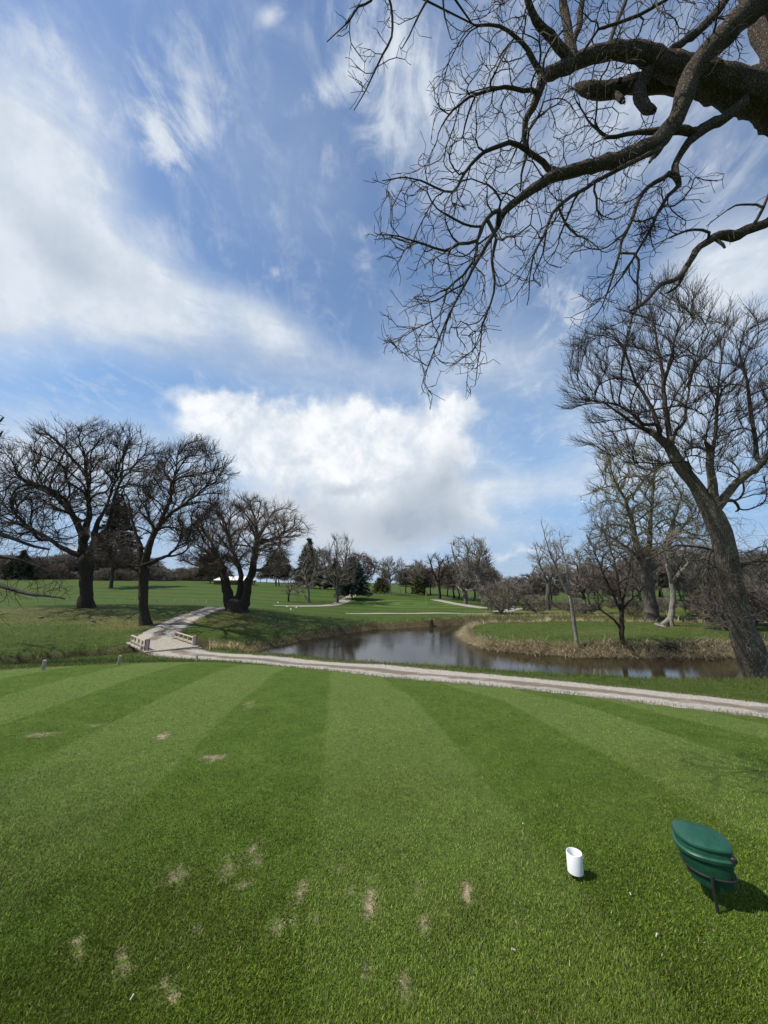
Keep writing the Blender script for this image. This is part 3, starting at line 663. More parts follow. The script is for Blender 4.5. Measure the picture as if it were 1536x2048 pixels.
# ---- the overhanging oak whose trunk stands just outside the picture on the right
def overhanging_oak():
    sk = Skel(3); g = sk.g; st = .09
    bz = ground_z(6.45, 4.0)
    sk.limb([(6.45, 4.0, bz - .15), (6.35, 4.0, bz + .5), (6.2, 4.02, 2.5), (6.0, 4.05, 5.2), (5.88, 4.1, 7.2), (5.82, 4.12, 8.4), (5.75, 4.2, 10.2), (5.5, 4.3, 12.0), (5.2, 4.5, 14.0)], [.78, .58, .50, .47, .45, .40, .34, .26, .14], .16, wob=.012)
    T = 5.4
    L = lambda pts, dt=0.0, wob=.006, t0=T: lay(sk, t0, pts, st, wob, dt)
    L([(1640, 250, 110), (1560, 200, 84), (1500, 186, 70), (1450, 172, 62), (1400, 156, 54), (1350, 136, 44), (1310, 116, 38), (1265, 103, 31), (1215, 104, 28), (1165, 118, 27), (1120, 138, 25), (1085, 154, 21)], -.5)
    L([(1370, 168, 38), (1320, 166, 34), (1270, 168, 31), (1225, 180, 29), (1180, 180, 27), (1160, 174, 17), (1152, 168, 6)], .25)
    L([(1282, 160, 22), (1280, 185, 22), (1285, 206, 20), (1297, 216, 19), (1306, 219, 14), (1309, 220, 3)], -.3, t0=T - .15)
    L([(1290, 170, 12), (1287, 152, 14), (1294, 148, 12)], -.1, t0=T - .15)
    L([(1240, 190, 12), (1246, 202, 9), (1248, 208, 2)], -.1); L([(1235, 160, 8), (1243, 158, 8)], 0)
    L([(1545, -60, 54), (1530, -10, 49), (1490, 28, 44), (1445, 72, 40), (1405, 118, 37), (1378, 160, 35), (1364, 205, 32), (1348, 245, 31), (1318, 282, 32), (1270, 306, 29), (1215, 325, 26), (1160, 338, 23), (1110, 352, 21), (1068, 376, 17), (1036, 400, 14), (1010, 422, 12), (996, 452, 10), (975, 490, 8), (945, 540, 6.5), (918, 590, 5), (895, 640, 4), (868, 700, 3), (848, 765, 2)], -.9, t0=4.9)
    L([(1012, 420, 11), (985, 425, 9), (965, 450, 8), (955, 480, 7), (920, 488, 6), (890, 500, 5), (850, 488, 4.5), (800, 474, 3.5), (758, 470, 2.5)], -.4, t0=4.1)
    L([(996, 455, 8), (985, 520, 6), (990, 560, 5), (980, 610, 4), (965, 650, 3.4), (960, 700, 2.6), (950, 770, 1.8)], .2, t0=4.0)
    L([(955, 480, 6), (948, 520, 5.5), (925, 550, 5), (895, 580, 4), (880, 630, 3.2), (830, 660, 2.6), (765, 690, 2)], .3, t0=3.9)
    L([(1105, 345, 12), (1085, 325, 11), (1060, 303, 10), (1020, 285, 9), (985, 298, 8), (955, 315, 7), (930, 345, 6), (905, 385, 4.5), (870, 375, 4), (840, 358, 3.4), (800, 356, 3), (765, 360, 2)], -.4, t0=4.6)
    L([(1085, 158, 18), (1078, 185, 16), (1066, 215, 14), (1052, 240, 12), (1046, 275, 10), (1055, 300, 7), (1045, 335, 5), (1040, 380, 3.5)], .2, t0=4.85)
    L([(1078, 178, 8), (1045, 183, 8), (1010, 175, 7), (965, 185, 6), (930, 200, 5), (890, 240, 3.5), (870, 290, 2)], -.4, t0=4.85)
    L([(1088, 150, 12), (1070, 125, 10), (1055, 100, 9), (1030, 75, 7), (1000, 50, 6), (960, 52, 4.5), (942, 50, 3)], -.2, t0=4.9)
    L([(1148, 125, 22), (1142, 90, 18), (1134, 50, 16), (1126, 10, 15), (1118, -40, 13), (1100, -110, 8)], .5, t0=4.95)
    L([(1140, 118, 18), (1118, 95, 18), (1100, 72, 17), (1078, 52, 15), (1064, 25, 13), (1055, -5, 12), (1040, -60, 8)], -.3, t0=4.95)
    L([(1146, 90, 12), (1156, 55, 11), (1162, 20, 11), (1170, -30, 9), (1180, -90, 6)], .4, t0=5.0)
    L([(1335, 108, 16), (1365, 85, 14), (1395, 65, 15), (1420, 38, 16), (1450, 0, 14), (1475, -50, 10)], .3, t0=5.1)
    L([(1212, 102, 9), (1228, 60, 8), (1245, 20, 8), (1262, -30, 6)], .2, t0=5.1)
    L([(1180, 60, 5), (1250, 40, 6), (1300, 20, 6), (1350, -10, 5)], -.3, t0=4.7)
    L([(1495, 200, 18), (1470, 220, 19), (1440, 241, 19), (1405, 260, 20), (1378, 283, 15), (1362, 310, 12), (1350, 332, 12), (1352, 352, 12), (1360, 370, 9), (1338, 392, 7.5), (1318, 420, 6.5), (1296, 470, 5.5), (1272, 505, 4.5), (1240, 560, 3.5), (1200, 600, 2.6), (1150, 630, 1.8)], -.7, t0=5.2)
    L([(1348, 340, 11), (1325, 358, 9), (1295, 375, 8.5), (1276, 400, 8), (1264, 440, 7), (1246, 478, 5.6), (1236, 520, 5), (1222, 560, 4), (1205, 610, 2.8), (1185, 640, 1.8)], -.3, t0=4.8)
    L([(1335, 262, 16), (1300, 262, 11), (1255, 268, 8), (1215, 274, 7), (1195, 258, 5), (1175, 240, 3.6), (1150, 190, 2.6)], .3, t0=4.7)
    L([(1400, 262, 14), (1372, 262, 16), (1345, 262, 15)], -.2, t0=5.05)
    L([(1330, 268, 18), (1318, 296, 18), (1306, 312, 13), (1302, 317, 3)], -.1, t0=4.55); L([(1306, 310, 10), (1300, 325, 5)], -.05, t0=4.45)
    L([(1312, 304, 9), (1285, 315, 9), (1250, 330, 9), (1205, 355, 8), (1160, 382, 7.5), (1118, 414, 7), (1100, 440, 6), (1085, 475, 5), (1068, 510, 4), (1060, 560, 3), (1055, 610, 2)], -.5, t0=4.5)
    L([(1260, 495, 5), (1278, 520, 5), (1276, 550, 4.5), (1274, 600, 3), (1268, 640, 2)], 0, t0=4.5)
    L([(1600, 412, 22), (1545, 440, 18), (1510, 456, 17), (1470, 470, 20), (1440, 472, 15), (1415, 482, 13), (1392, 502, 12), (1378, 525, 11), (1366, 548, 10), (1345, 560, 9), (1324, 568, 9), (1305, 588, 7.5), (1285, 606, 6.5), (1263, 620, 4)], -.5, t0=4.6)
    L([(1370, 545, 8), (1358, 568, 6), (1345, 580, 5), (1330, 588, 3)], 0, t0=4.3)
    L([(1432, 470, 6), (1405, 460, 5), (1370, 463, 4.5), (1340, 475, 3.5), (1315, 484, 2)], -.2, t0=4.35)
    L([(1490, 462, 7), (1510, 440, 6), (1525, 415, 6), (1540, 380, 4)], -.1, t0=4.5); L([(1445, 478, 8), (1448, 495, 4)], 0, t0=4.35); L([(1528, 412, 4.5), (1500, 408, 4), (1470, 412, 3.5), (1440, 430, 3), (1415, 452, 2)], -.2, t0=4.4)
    for pts in ([(770, -60, 5), (742, 0, 4), (716, 12, 4), (700, 38, 3.5), (680, 60, 3), (654, 86, 2.4)], [(760, -60, 6), (776, -10, 5), (785, 30, 5), (784, 75, 4.5), (765, 108, 4), (748, 145, 3.4), (730, 185, 2.8), (710, 220, 2)], [(890, -60, 6), (860, -10, 5), (838, 30, 4), (820, 70, 3), (805, 95, 2)], [(880, -50, 5), (885, 0, 4), (890, 35, 3.4), (898, 68, 2.4)]):
        L(pts, 0, t0=4.3, wob=.004)
    g2 = g
    def pts_in(poly, n, t0, half): q = in_poly(poly, n, g2); return P(q[:, 0], q[:, 1], t0 + g2.uniform(-half, half, n))
    A = [pts_in([(1020, -20), (900, 20), (930, 80), (865, 180), (900, 260), (845, 320), (1100, 340), (1330, 270), (1180, 200), (1360, 90), (1450, -20)], 1050, 4.75, .75),
         pts_in([(860, 330), (770, 350), (770, 380), (860, 420), (750, 445), (745, 480), (800, 520), (845, 560), (790, 600), (800, 640), (755, 680), (780, 720), (850, 710), (830, 770), (880, 770), (905, 720), (955, 780), (985, 700), (1000, 620), (1045, 590), (1080, 500), (1150, 400), (1100, 340)], 1200, 4.1, .6),
         pts_in([(1100, 340), (1310, 290), (1280, 370), (1220, 400), (1140, 520), (1060, 580), (1075, 470)], 220, 4.5, .5),
         pts_in([(1180, 420), (1230, 370), (1330, 340), (1400, 320), (1440, 350), (1400, 430), (1340, 470), (1310, 540), (1250, 640), (1170, 660), (1140, 620), (1180, 520)], 360, 4.5, .5),
         pts_in([(1380, -10), (1500, -20), (1480, 60), (1460, 150), (1410, 130), (1400, 80)], 110, 5.0, .5),
         pts_in([(700, -20), (800, -20), (830, 60), (900, 60), (800, 100), (790, 180), (720, 220), (720, 100), (660, 80)], 60, 4.3, .25),
         pts_in([(1320, 470), (1400, 455), (1536, 380), (1536, 440), (1400, 500)], 26, 4.35, .2)]
    A = np.concatenate(A); ctr = P(1330, 120, 5.2)
    sk.grow(A[g.permutation(len(A))[:len(A) // 7]], .10, .16, 60, infl=1.6, trop=(0, 0, -.10), jit=.28, from_r=.14, inertia=.8, center=ctr, outward=.45)
    sk.grow(A, .085, .13, 90, infl=.7, trop=(0, 0, -.12), jit=.32, from_r=.14, inertia=.55, center=ctr, outward=.5)
    sk.twigs(.62, .15, (0, 0, -.06), segs=2, spread=.8, center=ctr, outward=.2)
    sk.finish(.0029, 2.3, .64)
    return plant(sk, 'oak_tree', 'bare dark oak reaching gnarled limbs and drooping twigs over the mown tee from the right', 'tree', (6.45, 4.0, bz), m_oak2, m_tw_dark, .028, .009, sides=(18, 7, 3), lump=.10)
overhanging_oak()

# ---- the three old oaks on the left bank
def old_oak(seed, t0, base_uv, limbs, polys, n_pts, half, label, name='oak_tree', step=.34, tip=.011, m_c=None, m_t=None, trop=(0, 0, .05), twig=(1.5, .75), thick=.16, kill=.55, up=None, infl=2.4, jit=.2, crown_c=None):
    sk = Skel(seed); b0 = hit(*base_uv); t0 = depth_of(b0)
    for i, (dt, pts) in enumerate(limbs): lay(sk, t0, [(p[0], p[1], p[2] * .86) for p in pts], step * .8, step * .10 if i else .01, dt, attach=i > 0, slim=.6 if i else 0)
    sk.pos[0] = sk.pos[0] - np.array([0, 0, .25])
    shr = lambda pl: [tuple(q) for q in (np.array(pl, float) - np.mean(pl, 0)) * [.95, .90] + np.mean(pl, 0) + [0, 4]]
    A = np.concatenate([cloud(shr(pl), int(n_pts * f), t0 + off, half, sk.g) for f, pl, off in polys])
    A = A[.5 + .5 * np.sin(A[:, 0] * 1.15 + 2 * np.sin(A[:, 2] * .8 + seed)) * np.sin(A[:, 2] * 1.3 + 1.5 * np.sin(A[:, 1] * .9)) > .22]
    ctr = P(*crown_c, t0) if crown_c else A.mean(0) - [0, 0, 3.0]
    sk.grow(A[sk.g.permutation(len(A))[:len(A) // 7]], step * 1.2, kill * 1.4, 60, infl=9, trop=trop, jit=.17, inertia=1.1, center=ctr, outward=.9)
    sk.grow(A, step, kill, 80, infl=1.6, trop=trop, jit=jit, inertia=.85, center=ctr, outward=.9)
    sk.twigs(twig[0] * 1.25, twig[1] * 1.2, trop, segs=3, spread=.45, center=ctr, outward=.6)
    sk.finish(tip * .78, 2.33, .72)
    return plant(sk, name, label, 'tree', b0, m_t or m_oak, m_c or m_tw_dark, thick, .035)
old_oak(21, 36, (172, 1215), [
    (0, [(172, 1222, 42), (172, 1212, 36), (173, 1190, 28), (172, 1165, 26), (172, 1140, 28), (174, 1118, 32)]),
    (-2, [(168, 1112, 16), (148, 1106, 13), (122, 1094, 12), (95, 1076, 11), (62, 1056, 9), (30, 1030, 7), (0, 1005, 6), (-40, 985, 4)]),
    (1.5, [(166, 1115, 22), (166, 1085, 20), (160, 1060, 17), (142, 1024, 15), (120, 1000, 13), (95, 980, 11), (60, 962, 8), (20, 955, 6), (-30, 965, 4)]),
    (-1, [(168, 1080, 20), (172, 1055, 16), (178, 1030, 14), (176, 1000, 12), (173, 960, 10), (168, 915, 7), (150, 880, 4)]),
    (0, [(178, 1115, 20), (186, 1090, 18), (192, 1060, 15), (200, 1035, 12), (212, 1015, 10), (222, 985, 9), (232, 950, 7), (245, 910, 5)]),
    (2, [(186, 1095, 14), (205, 1070, 13), (220, 1040, 12), (228, 1000, 11), (240, 965, 9), (262, 940, 7), (290, 910, 5)]),
    (-2, [(190, 1085, 9), (215, 1080, 8), (238, 1062, 7), (262, 1035, 5), (285, 1020, 4)])],
    [(.75, [(-40, 915), (20, 890), (80, 872), (125, 862), (180, 846), (240, 846), (295, 868), (335, 905), (332, 965), (300, 1020), (240, 1060), (150, 1050), (60, 1040), (-40, 1010)], 0), (.25, [(-60, 960), (60, 960), (120, 1040), (160, 1090), (90, 1085), (-60, 1070)], -1)],
    4000, 5.5, 'huge spreading bare oak standing back on the slope, its thick trunk flared at the foot')
old_oak(22, 28, (290, 1250), [
    (0, [(291, 1258, 36), (290, 1248, 28), (288, 1225, 21), (287, 1195, 20), (287, 1165, 20), (287, 1142, 24)]),
    (.5, [(286, 1140, 18), (284, 1118, 17), (278, 1090, 14), (270, 1062, 11), (262, 1035, 9), (255, 1000, 7), (245, 970, 4)]),
    (-1, [(290, 1130, 18), (296, 1100, 16), (305, 1072, 15), (320, 1045, 13), (334, 1015, 11), (344, 985, 9), (350, 950, 7), (354, 915, 5), (362, 890, 3)]),
    (1, [(312, 1055, 12), (335, 1034, 10), (360, 1015, 9), (390, 992, 7), (420, 965, 5), (445, 945, 3)]),
    (-1, [(294, 1132, 13), (312, 1120, 11), (335, 1112, 9), (352, 1096, 8), (375, 1085, 6), (405, 1075, 4)]),
    (-1.5, [(284, 1142, 12), (262, 1134, 12), (240, 1124, 10), (222, 1108, 9), (212, 1090, 6), (195, 1078, 4)]),
    (1, [(310, 1066, 10), (303, 1045, 8), (296, 1025, 6), (290, 1005, 5), (275, 985, 4)]),
    (1, [(346, 970, 7), (330, 940, 5), (322, 905, 3)])],
    [(.8, [(330, 888), (372, 878), (410, 890), (445, 918), (462, 945), (452, 1000), (420, 1035), (398, 1080), (350, 1100), (300, 1085), (262, 1040), (268, 980), (310, 930)], 0), (.2, [(195, 1060), (280, 1080), (290, 1125), (220, 1130), (190, 1100)], 0)],
    2800, 3.6, 'slimmer leaning bare oak beside the gravel path just above the bridge', step=.27, tip=.009, kill=.43, twig=(1.5, .6))
old_oak(23, 34, (472, 1222), [
    (0, [(472, 1230, 62), (472, 1222, 52), (472, 1208, 46), (474, 1196, 34)]),
    (0, [(460, 1215, 30), (457, 1196, 25), (453, 1172, 23), (447, 1148, 22), (440, 1125, 19), (428, 1095, 13), (416, 1075, 10), (402, 1055, 8), (388, 1040, 5)]),
    (.6, [(474, 1210, 24), (478, 1190, 17), (481, 1168, 15), (480, 1145, 15), (472, 1118, 13), (462, 1090, 11), (452, 1060, 9), (440, 1030, 6)]),
    (-.5, [(484, 1218, 28), (490, 1196, 24), (496, 1170, 22), (503, 1146, 21), (508, 1120, 20), (512, 1098, 18), (514, 1075, 15), (511, 1050, 12), (505, 1025, 8), (500, 1010, 5)]),
    (-1, [(512, 1092, 15), (524, 1083, 14), (545, 1078, 10), (566, 1066, 8), (584, 1056, 6), (600, 1042, 4)]),
    (1, [(512, 1080, 12), (528, 1056, 9), (540, 1035, 7), (550, 1018, 4)]),
    (-.5, [(506, 1140, 10), (522, 1142, 9), (538, 1150, 7), (548, 1162, 4)]),
    (-1, [(440, 1130, 11), (420, 1130, 9), (395, 1132, 7), (372, 1122, 6), (350, 1118, 4)]),
    (1, [(445, 1140, 12), (425, 1112, 10), (405, 1100, 8), (385, 1092, 5)])],
    [(.7, [(405, 1010), (440, 1004), (500, 996), (545, 1006), (590, 1030), (612, 1048), (600, 1075), (575, 1090), (570, 1120), (545, 1140), (470, 1110), (420, 1130), (372, 1130), (352, 1090), (385, 1040)], 0), (.3, [(410, 1050), (470, 1050), (500, 1140), (440, 1150), (400, 1120)], 0)],
    3300, 4.2, 'dense low bare oak with a triple trunk on the pond side of the hillside path', step=.3, tip=.010, kill=.42, m_c=m_tw_red, twig=(1.8, .6))
# far-left tree: only drooping lower boughs and a few upper twigs reach into the picture
sk = Skel(24); bL = hit(10, 1262); bL = np.array([-21.5, 16.5, ground_z(-21.5, 16.5)]); tL = depth_of(bL)
sk.limb([bL - [0, 0, .2], bL + [0, 0, 1], bL + [.1, 0, 4], bL + [.3, .2, 8], bL + [.2, .3, 12]], [.55, .42, .38, .3, .14], .3)
for dt, pts in [(0, [(-160, 1010, 20), (-80, 1060, 14), (-20, 1062, 11), (20, 1074, 8), (60, 1090, 6), (100, 1098, 4)]), (-1, [(-150, 1080, 14), (-60, 1140, 10), (-5, 1168, 8), (30, 1180, 7), (70, 1190, 6), (100, 1192, 4.5), (128, 1198, 3)]), (1, [(-150, 1040, 12), (-60, 1090, 9), (-10, 1110, 8), (40, 1120, 6), (90, 1140, 5), (120, 1158, 3)]),
                (0, [(-150, 900, 14), (-60, 870, 8), (-10, 850, 5), (8, 835, 3)]), (0, [(-150, 980, 14), (-60, 930, 9), (-15, 890, 6), (5, 862, 3)])]:
    lay(sk, tL, pts, .2, .012, dt)
sk.grow(np.concatenate([cloud([(-100, 1060), (60, 1085), (110, 1110), (135, 1160), (140, 1205), (100, 1200), (50, 1200), (20, 1235), (-10, 1240), (-100, 1150)], 330, tL, 1.2, sk.g), cloud([(-160, 800), (10, 830), (10, 880), (-40, 1000), (-160, 1000)], 300, tL, 2, sk.g), bL + [-2.0, .6, 9.0] + unit(sk.g.normal(0, 1, (900, 3))) * sk.g.uniform(.3, 1, (900, 1)) ** .5 * [4.2, 4.5, 4.6]]), .26, .4, 70, infl=4, trop=(0, 0, -.05), jit=.25)
sk.twigs(1.4, .5, (.05, 0, -.1)); sk.finish(.006, 2.4, .7)
plant(sk, 'oak_tree', 'bare tree at the picture edge whose drooping boughs hang over the left slope', 'tree', bL, m_oak, m_tw_dark, .09, .02)

# ---- the great leaning cottonwood at the water on the right
sk = Skel(31); bR = P(1520, 1357, 14.9); bR[2] = ground_z(bR[0], bR[1]); tR = depth_of(bR); st = .2
R = lambda dt, pts, att=True, w_=.012: lay(sk, tR, [(p[0], p[1], p[2] * .86) for p in pts], st, w_, dt, att, slim=.3 if att else 0)
R(0, [(1522, 1366, 84), (1518, 1352, 68), (1506, 1320, 58), (1494, 1290, 54), (1482, 1255, 50), (1472, 1220, 50), (1463, 1180, 52), (1456, 1140, 50), (1450, 1105, 46), (1440, 1065, 42), (1428, 1032, 40)], False)
R(.6, [(1430, 1036, 38), (1412, 1002, 34), (1392, 972, 30), (1368, 942, 28), (1350, 915, 26), (1338, 892, 24), (1318, 875, 20), (1300, 862, 16), (1270, 848, 11), (1240, 828, 8), (1205, 806, 6), (1170, 800, 4)])
R(-.5, [(1434, 1045, 30), (1428, 1005, 24), (1424, 960, 20), (1420, 920, 19), (1416, 892, 16), (1412, 884, 6)])
R(.4, [(1422, 925, 13), (1428, 890, 9), (1432, 850, 8), (1434, 800, 7), (1438, 750, 6), (1446, 700, 4.5), (1450, 660, 3)])
R(-1, [(1436, 1015, 24), (1452, 992, 20), (1472, 966, 18), (1495, 948, 17), (1515, 935, 16), (1535, 912, 14), (1550, 870, 10), (1562, 800, 6)])
R(.6, [(1515, 932, 10), (1512, 895, 9), (1504, 850, 8.5), (1500, 805, 8), (1492, 755, 7), (1482, 715, 5), (1470, 675, 3)])
R(.3, [(1344, 898, 15), (1338, 862, 12), (1330, 820, 11), (1328, 770, 10), (1322, 725, 8), (1314, 685, 6), (1306, 640, 4), (1300, 605, 2.5)])
R(-.6, [(1328, 765, 8), (1338, 730, 7), (1348, 690, 5), (1360, 640, 3.5)])
R(.8, [(1345, 880, 8), (1352, 858, 8), (1366, 846, 8), (1372, 815, 6), (1380, 770, 5), (1392, 715, 4), (1408, 660, 2.5)])
R(.5, [(1322, 868, 11), (1308, 828, 9), (1292, 795, 8), (1272, 765, 7), (1255, 720, 5.5), (1240, 685, 4), (1226, 660, 2.5)])
R(-.5, [(1296, 858, 9), (1262, 826, 7), (1230, 808, 6), (1195, 806, 4), (1150, 812, 2.5)])
R(.5, [(1460, 1140, 12), (1446, 1112, 8), (1420, 1098, 7), (1388, 1092, 6.5), (1350, 1092, 6), (1318, 1108, 4), (1290, 1120, 3)])
R(-.5, [(1398, 985, 9), (1385, 950, 7), (1375, 925, 6), (1340, 925, 5), (1310, 940, 4), (1285, 960, 2.5)])
R(.3, [(1450, 1004, 9), (1470, 1002, 8), (1478, 1018, 7), (1470, 1024, 5)])
R(-.8, [(1462, 1150, 9), (1490, 1130, 7), (1520, 1122, 6), (1560, 1128, 4)])
A = np.concatenate([cloud([(1235, 655), (1295, 600), (1330, 575), (1405, 585), (1440, 640), (1490, 645), (1550, 640), (1560, 1010), (1470, 990), (1430, 960), (1390, 940), (1345, 890), (1230, 890), (1160, 840), (1140, 790), (1160, 700)], 1900, tR + .5, 2.6, sk.g),
                    cloud([(1170, 860), (1340, 885), (1390, 960), (1310, 950), (1230, 930), (1170, 905)], 150, tR, 1.2, sk.g),
                    cloud([(1330, 1080), (1440, 1090), (1560, 1080), (1560, 1240), (1480, 1230), (1440, 1180), (1330, 1130)], 420, tR + .2, 1.1, sk.g)])
ctr = P(1420, 1010, tR)
sk.grow(A[sk.g.permutation(len(A))[:len(A) // 10]], .24, .42, 70, infl=3.5, trop=(0, 0, .06), jit=.1, inertia=1.1, center=ctr, outward=.7)
sk.grow(A, .2, .30, 90, infl=.9, trop=(0, 0, .10), jit=.12, inertia=1.0, center=ctr, outward=1.1)
sk.twigs(2.0, .62, (0, 0, .10), segs=3, spread=.36, center=ctr, outward=.5)
sk.finish(.0042, 2.5, .66)
g = sk.g                                                        # shaggy dead shoots clinging to the trunk
plant(sk, 'cottonwood_tree', 'great bare cottonwood leaning at the near water edge, trunk split into rising limbs', 'tree', bR, m_cotton, m_tw_dark, .10, .022, sides=(14, 6, 3), lump=.09)
sv = Skel(32); tr = [P(u, v, tR) for u, v in [(1500, 1300), (1482, 1255), (1472, 1220), (1463, 1180), (1456, 1140), (1450, 1105), (1440, 1065), (1428, 1032), (1412, 1002), (1392, 972)]]
for i in range(150):
    a = sv.g.uniform(0, len(tr) - 1.01) ** 1.0; k_ = int(a); c = tr[k_] + (tr[k_ + 1] - tr[k_]) * (a - k_); th = sv.g.uniform(0, 6.28); o_ = np.array([math.cos(th), math.sin(th), 0])
    r0 = .46 if k_ < 6 else .36; p0 = c + o_ * r0 * .96; l_ = sv.g.uniform(.4, 1.3) * (1.0 if k_ > 1 else .5); dn = np.array([0, 0, sv.g.uniform(-1.0, .5)])
    sv.limb([p0, p0 + o_ * .18 + dn * l_ * .3, p0 + o_ * sv.g.uniform(.2, .6) + dn * l_ * .7 + sv.g.normal(0, .1, 3), p0 + o_ * sv.g.uniform(.3, 1.0) + dn * l_ + sv.g.normal(0, .2, 3)], [.007, .006, .005, .004], .16, attach=False, wob=.012)
sv.rad = list(np.array(sv.rad)); sv.twigs(1.2, .35, (0, 0, -.1), only_thin=.1, spread=1.0); sv.finish(.0042)
(_, _), (cv, cf) = sv.wood(9, .05, origin=(0, 0, 0))
tag(mesh_np('vine', cv, cf, m_tw_brown), 'shaggy dried vine clinging round the trunk of the leaning cottonwood', 'vine')

# ---- other trees with a shape of their own on the right bank
def bank_tree(seed, base_uv, limbs, polys, n, half, label, name, step, tip, m_t, m_c, twig=(1.2, .5), trop=(0, 0, .1), thick=.07, kill=None, t=None, mid=.02, infl=6):
    b0 = hit(*base_uv) if t is None else P(base_uv[0], base_uv[1], t)
    if t is not None: b0[2] = ground_z(b0[0], b0[1])
    sk = Skel(seed); t0 = depth_of(b0)
    for i, (dt, pts) in enumerate(limbs): lay(sk, t0, pts, step * .8, step * .07, dt, i > 0, slim=.4 if i else 0)
    sk.pos[0] = np.array([sk.pos[0][0], sk.pos[0][1], min(sk.pos[0][2], b0[2] - .1)])
    A = np.concatenate([cloud(pl, int(n * f), t0, half, sk.g) for f, pl in polys])
    ctr = A.mean(0) - [0, 0, np.ptp(A[:, 2]) * .45]
    sk.grow(A[sk.g.permutation(len(A))[:max(12, len(A) // 9)]], step * 1.2, (kill or step * 1.5) * 1.5, 60, trop=trop, jit=.15, inertia=.8, center=ctr, outward=.5)
    sk.grow(A, step, kill or step * 1.4, 80, infl=step * 5, trop=trop, jit=.16, inertia=.85, center=ctr, outward=.8)
    sk.twigs(twig[0] * 1.2, twig[1], trop, segs=3, spread=.45, center=ctr, outward=.4); sk.finish(tip, 2.25, .72)
    return plant(sk, name, label, 'tree', b0, m_t, m_c, thick, mid)
bank_tree(41, (1304, 1242), [
    (0, [(1306, 1246, 32), (1303, 1235, 26), (1300, 1200, 21), (1296, 1165, 21), (1294, 1145, 22)]),
    (-1, [(1292, 1148, 16), (1284, 1120, 14), (1272, 1085, 12), (1266, 1050, 10), (1258, 1020, 9), (1246, 992, 7), (1236, 975, 6), (1222, 940, 4), (1214, 905, 2)]),
    (0, [(1240, 980, 5), (1222, 972, 4), (1200, 978, 3), (1165, 992, 2)]),
    (1, [(1296, 1145, 15), (1296, 1110, 12), (1300, 1070, 10), (1302, 1030, 8), (1306, 985, 6), (1308, 940, 4), (1300, 905, 2)]),
    (-1, [(1300, 1140, 16), (1318, 1115, 14), (1334, 1085, 12), (1344, 1050, 9), (1356, 1015, 7), (1366, 980, 4)]),
    (1, [(1336, 1080, 8), (1360, 1060, 7), (1385, 1030, 5), (1400, 1000, 3)]),
    (-1, [(1286, 1125, 8), (1262, 1100, 7), (1238, 1085, 5), (1215, 1070, 3)])],
    [(.55, [(1180, 1010), (1210, 1000), (1260, 1010), (1340, 1000), (1400, 1000), (1420, 1090), (1400, 1150), (1330, 1130), (1290, 1110), (1240, 1130), (1185, 1100)]), (.45, [(1165, 985), (1200, 960), (1195, 905), (1250, 895), (1300, 900), (1340, 950), (1380, 1000), (1300, 1040), (1240, 1010)])],
    3000, 4.0, 'tall bare tree with grey fluted trunk and olive budding twigs behind the grassy point', 'bare_tree', .32, .009, m_grey, m_tw_olive, (1.6, .7), thick=.13, mid=.035)
bank_tree(42, (1341, 1252), [
    (0, [(1340, 1256, 16), (1341, 1248, 12), (1344, 1220, 10), (1346, 1190, 9), (1343, 1165, 9)]),
    (0, [(1343, 1168, 8), (1356, 1150, 7), (1372, 1132, 6), (1390, 1112, 5), (1408, 1090, 3)]),
    (-.5, [(1343, 1168, 7), (1336, 1140, 6), (1330, 1110, 4), (1320, 1085, 3)])],
    [(1, [(1310, 1080), (1360, 1070), (1420, 1080), (1425, 1120), (1380, 1150), (1320, 1130)])], 420, 2.2, 'small pale-barked forked tree with fallen wood at its foot on the grassy point', 'bare_tree', .26, .007, m_pale, m_tw_grey, (1.2, .5))
bank_tree(43, (1246, 1300), [
    (0, [(1247, 1318, 13), (1246, 1300, 10), (1244, 1270, 9), (1243, 1240, 8.5), (1242, 1210, 8)]),
    (0, [(1245, 1262, 6), (1232, 1245, 5), (1215, 1230, 4.5), (1200, 1220, 4), (1182, 1216, 2.5)]),
    (0, [(1242, 1212, 7), (1238, 1180, 6), (1234, 1150, 5), (1228, 1120, 4), (1218, 1090, 3), (1208, 1060, 2)]),
    (-.4, [(1243, 1225, 6), (1226, 1190, 5), (1212, 1160, 4.5), (1200, 1130, 3.5), (1188, 1100, 2.6), (1172, 1070, 2)]),
    (.5, [(1243, 1215, 6), (1250, 1180, 5), (1258, 1150, 4), (1262, 1115, 3), (1268, 1085, 2)]),
    (.3, [(1243, 1222, 5), (1262, 1200, 4), (1280, 1185, 3), (1296, 1160, 2)])],
    [(1, [(1170, 1065), (1215, 1060), (1275, 1075), (1300, 1120), (1296, 1190), (1255, 1225), (1215, 1215), (1178, 1200), (1165, 1130)])], 900, 1.7, 'dark many-branched young tree rooted in the reedy bank of the grassy point', 'bare_tree', .2, .0055, m_oak, m_tw_dark, (1.0, .42), thick=.05)
bank_tree(44, (1155, 1292), [
    (0, [(1157, 1302, 10), (1154, 1285, 7.5), (1150, 1255, 7), (1145, 1225, 6.5), (1141, 1195, 6), (1137, 1170, 5.5), (1133, 1140, 4)]),
    (0, [(1140, 1192, 5), (1125, 1165, 4.5), (1112, 1135, 4), (1100, 1105, 3), (1090, 1075, 2.4), (1082, 1040, 1.6)]),
    (.4, [(1134, 1150, 4), (1130, 1120, 3.4), (1122, 1090, 2.5), (1118, 1060, 1.6)])],
    [(1, [(1080, 1045), (1100, 1060), (1135, 1080), (1150, 1110), (1148, 1160), (1115, 1160), (1092, 1110)])], 130, .9, 'thin pale leaning sapling on the reedy bank left of the dark young tree', 'sapling', .17, .005, m_pale, m_tw_brown, (.6, .4), thick=.035)
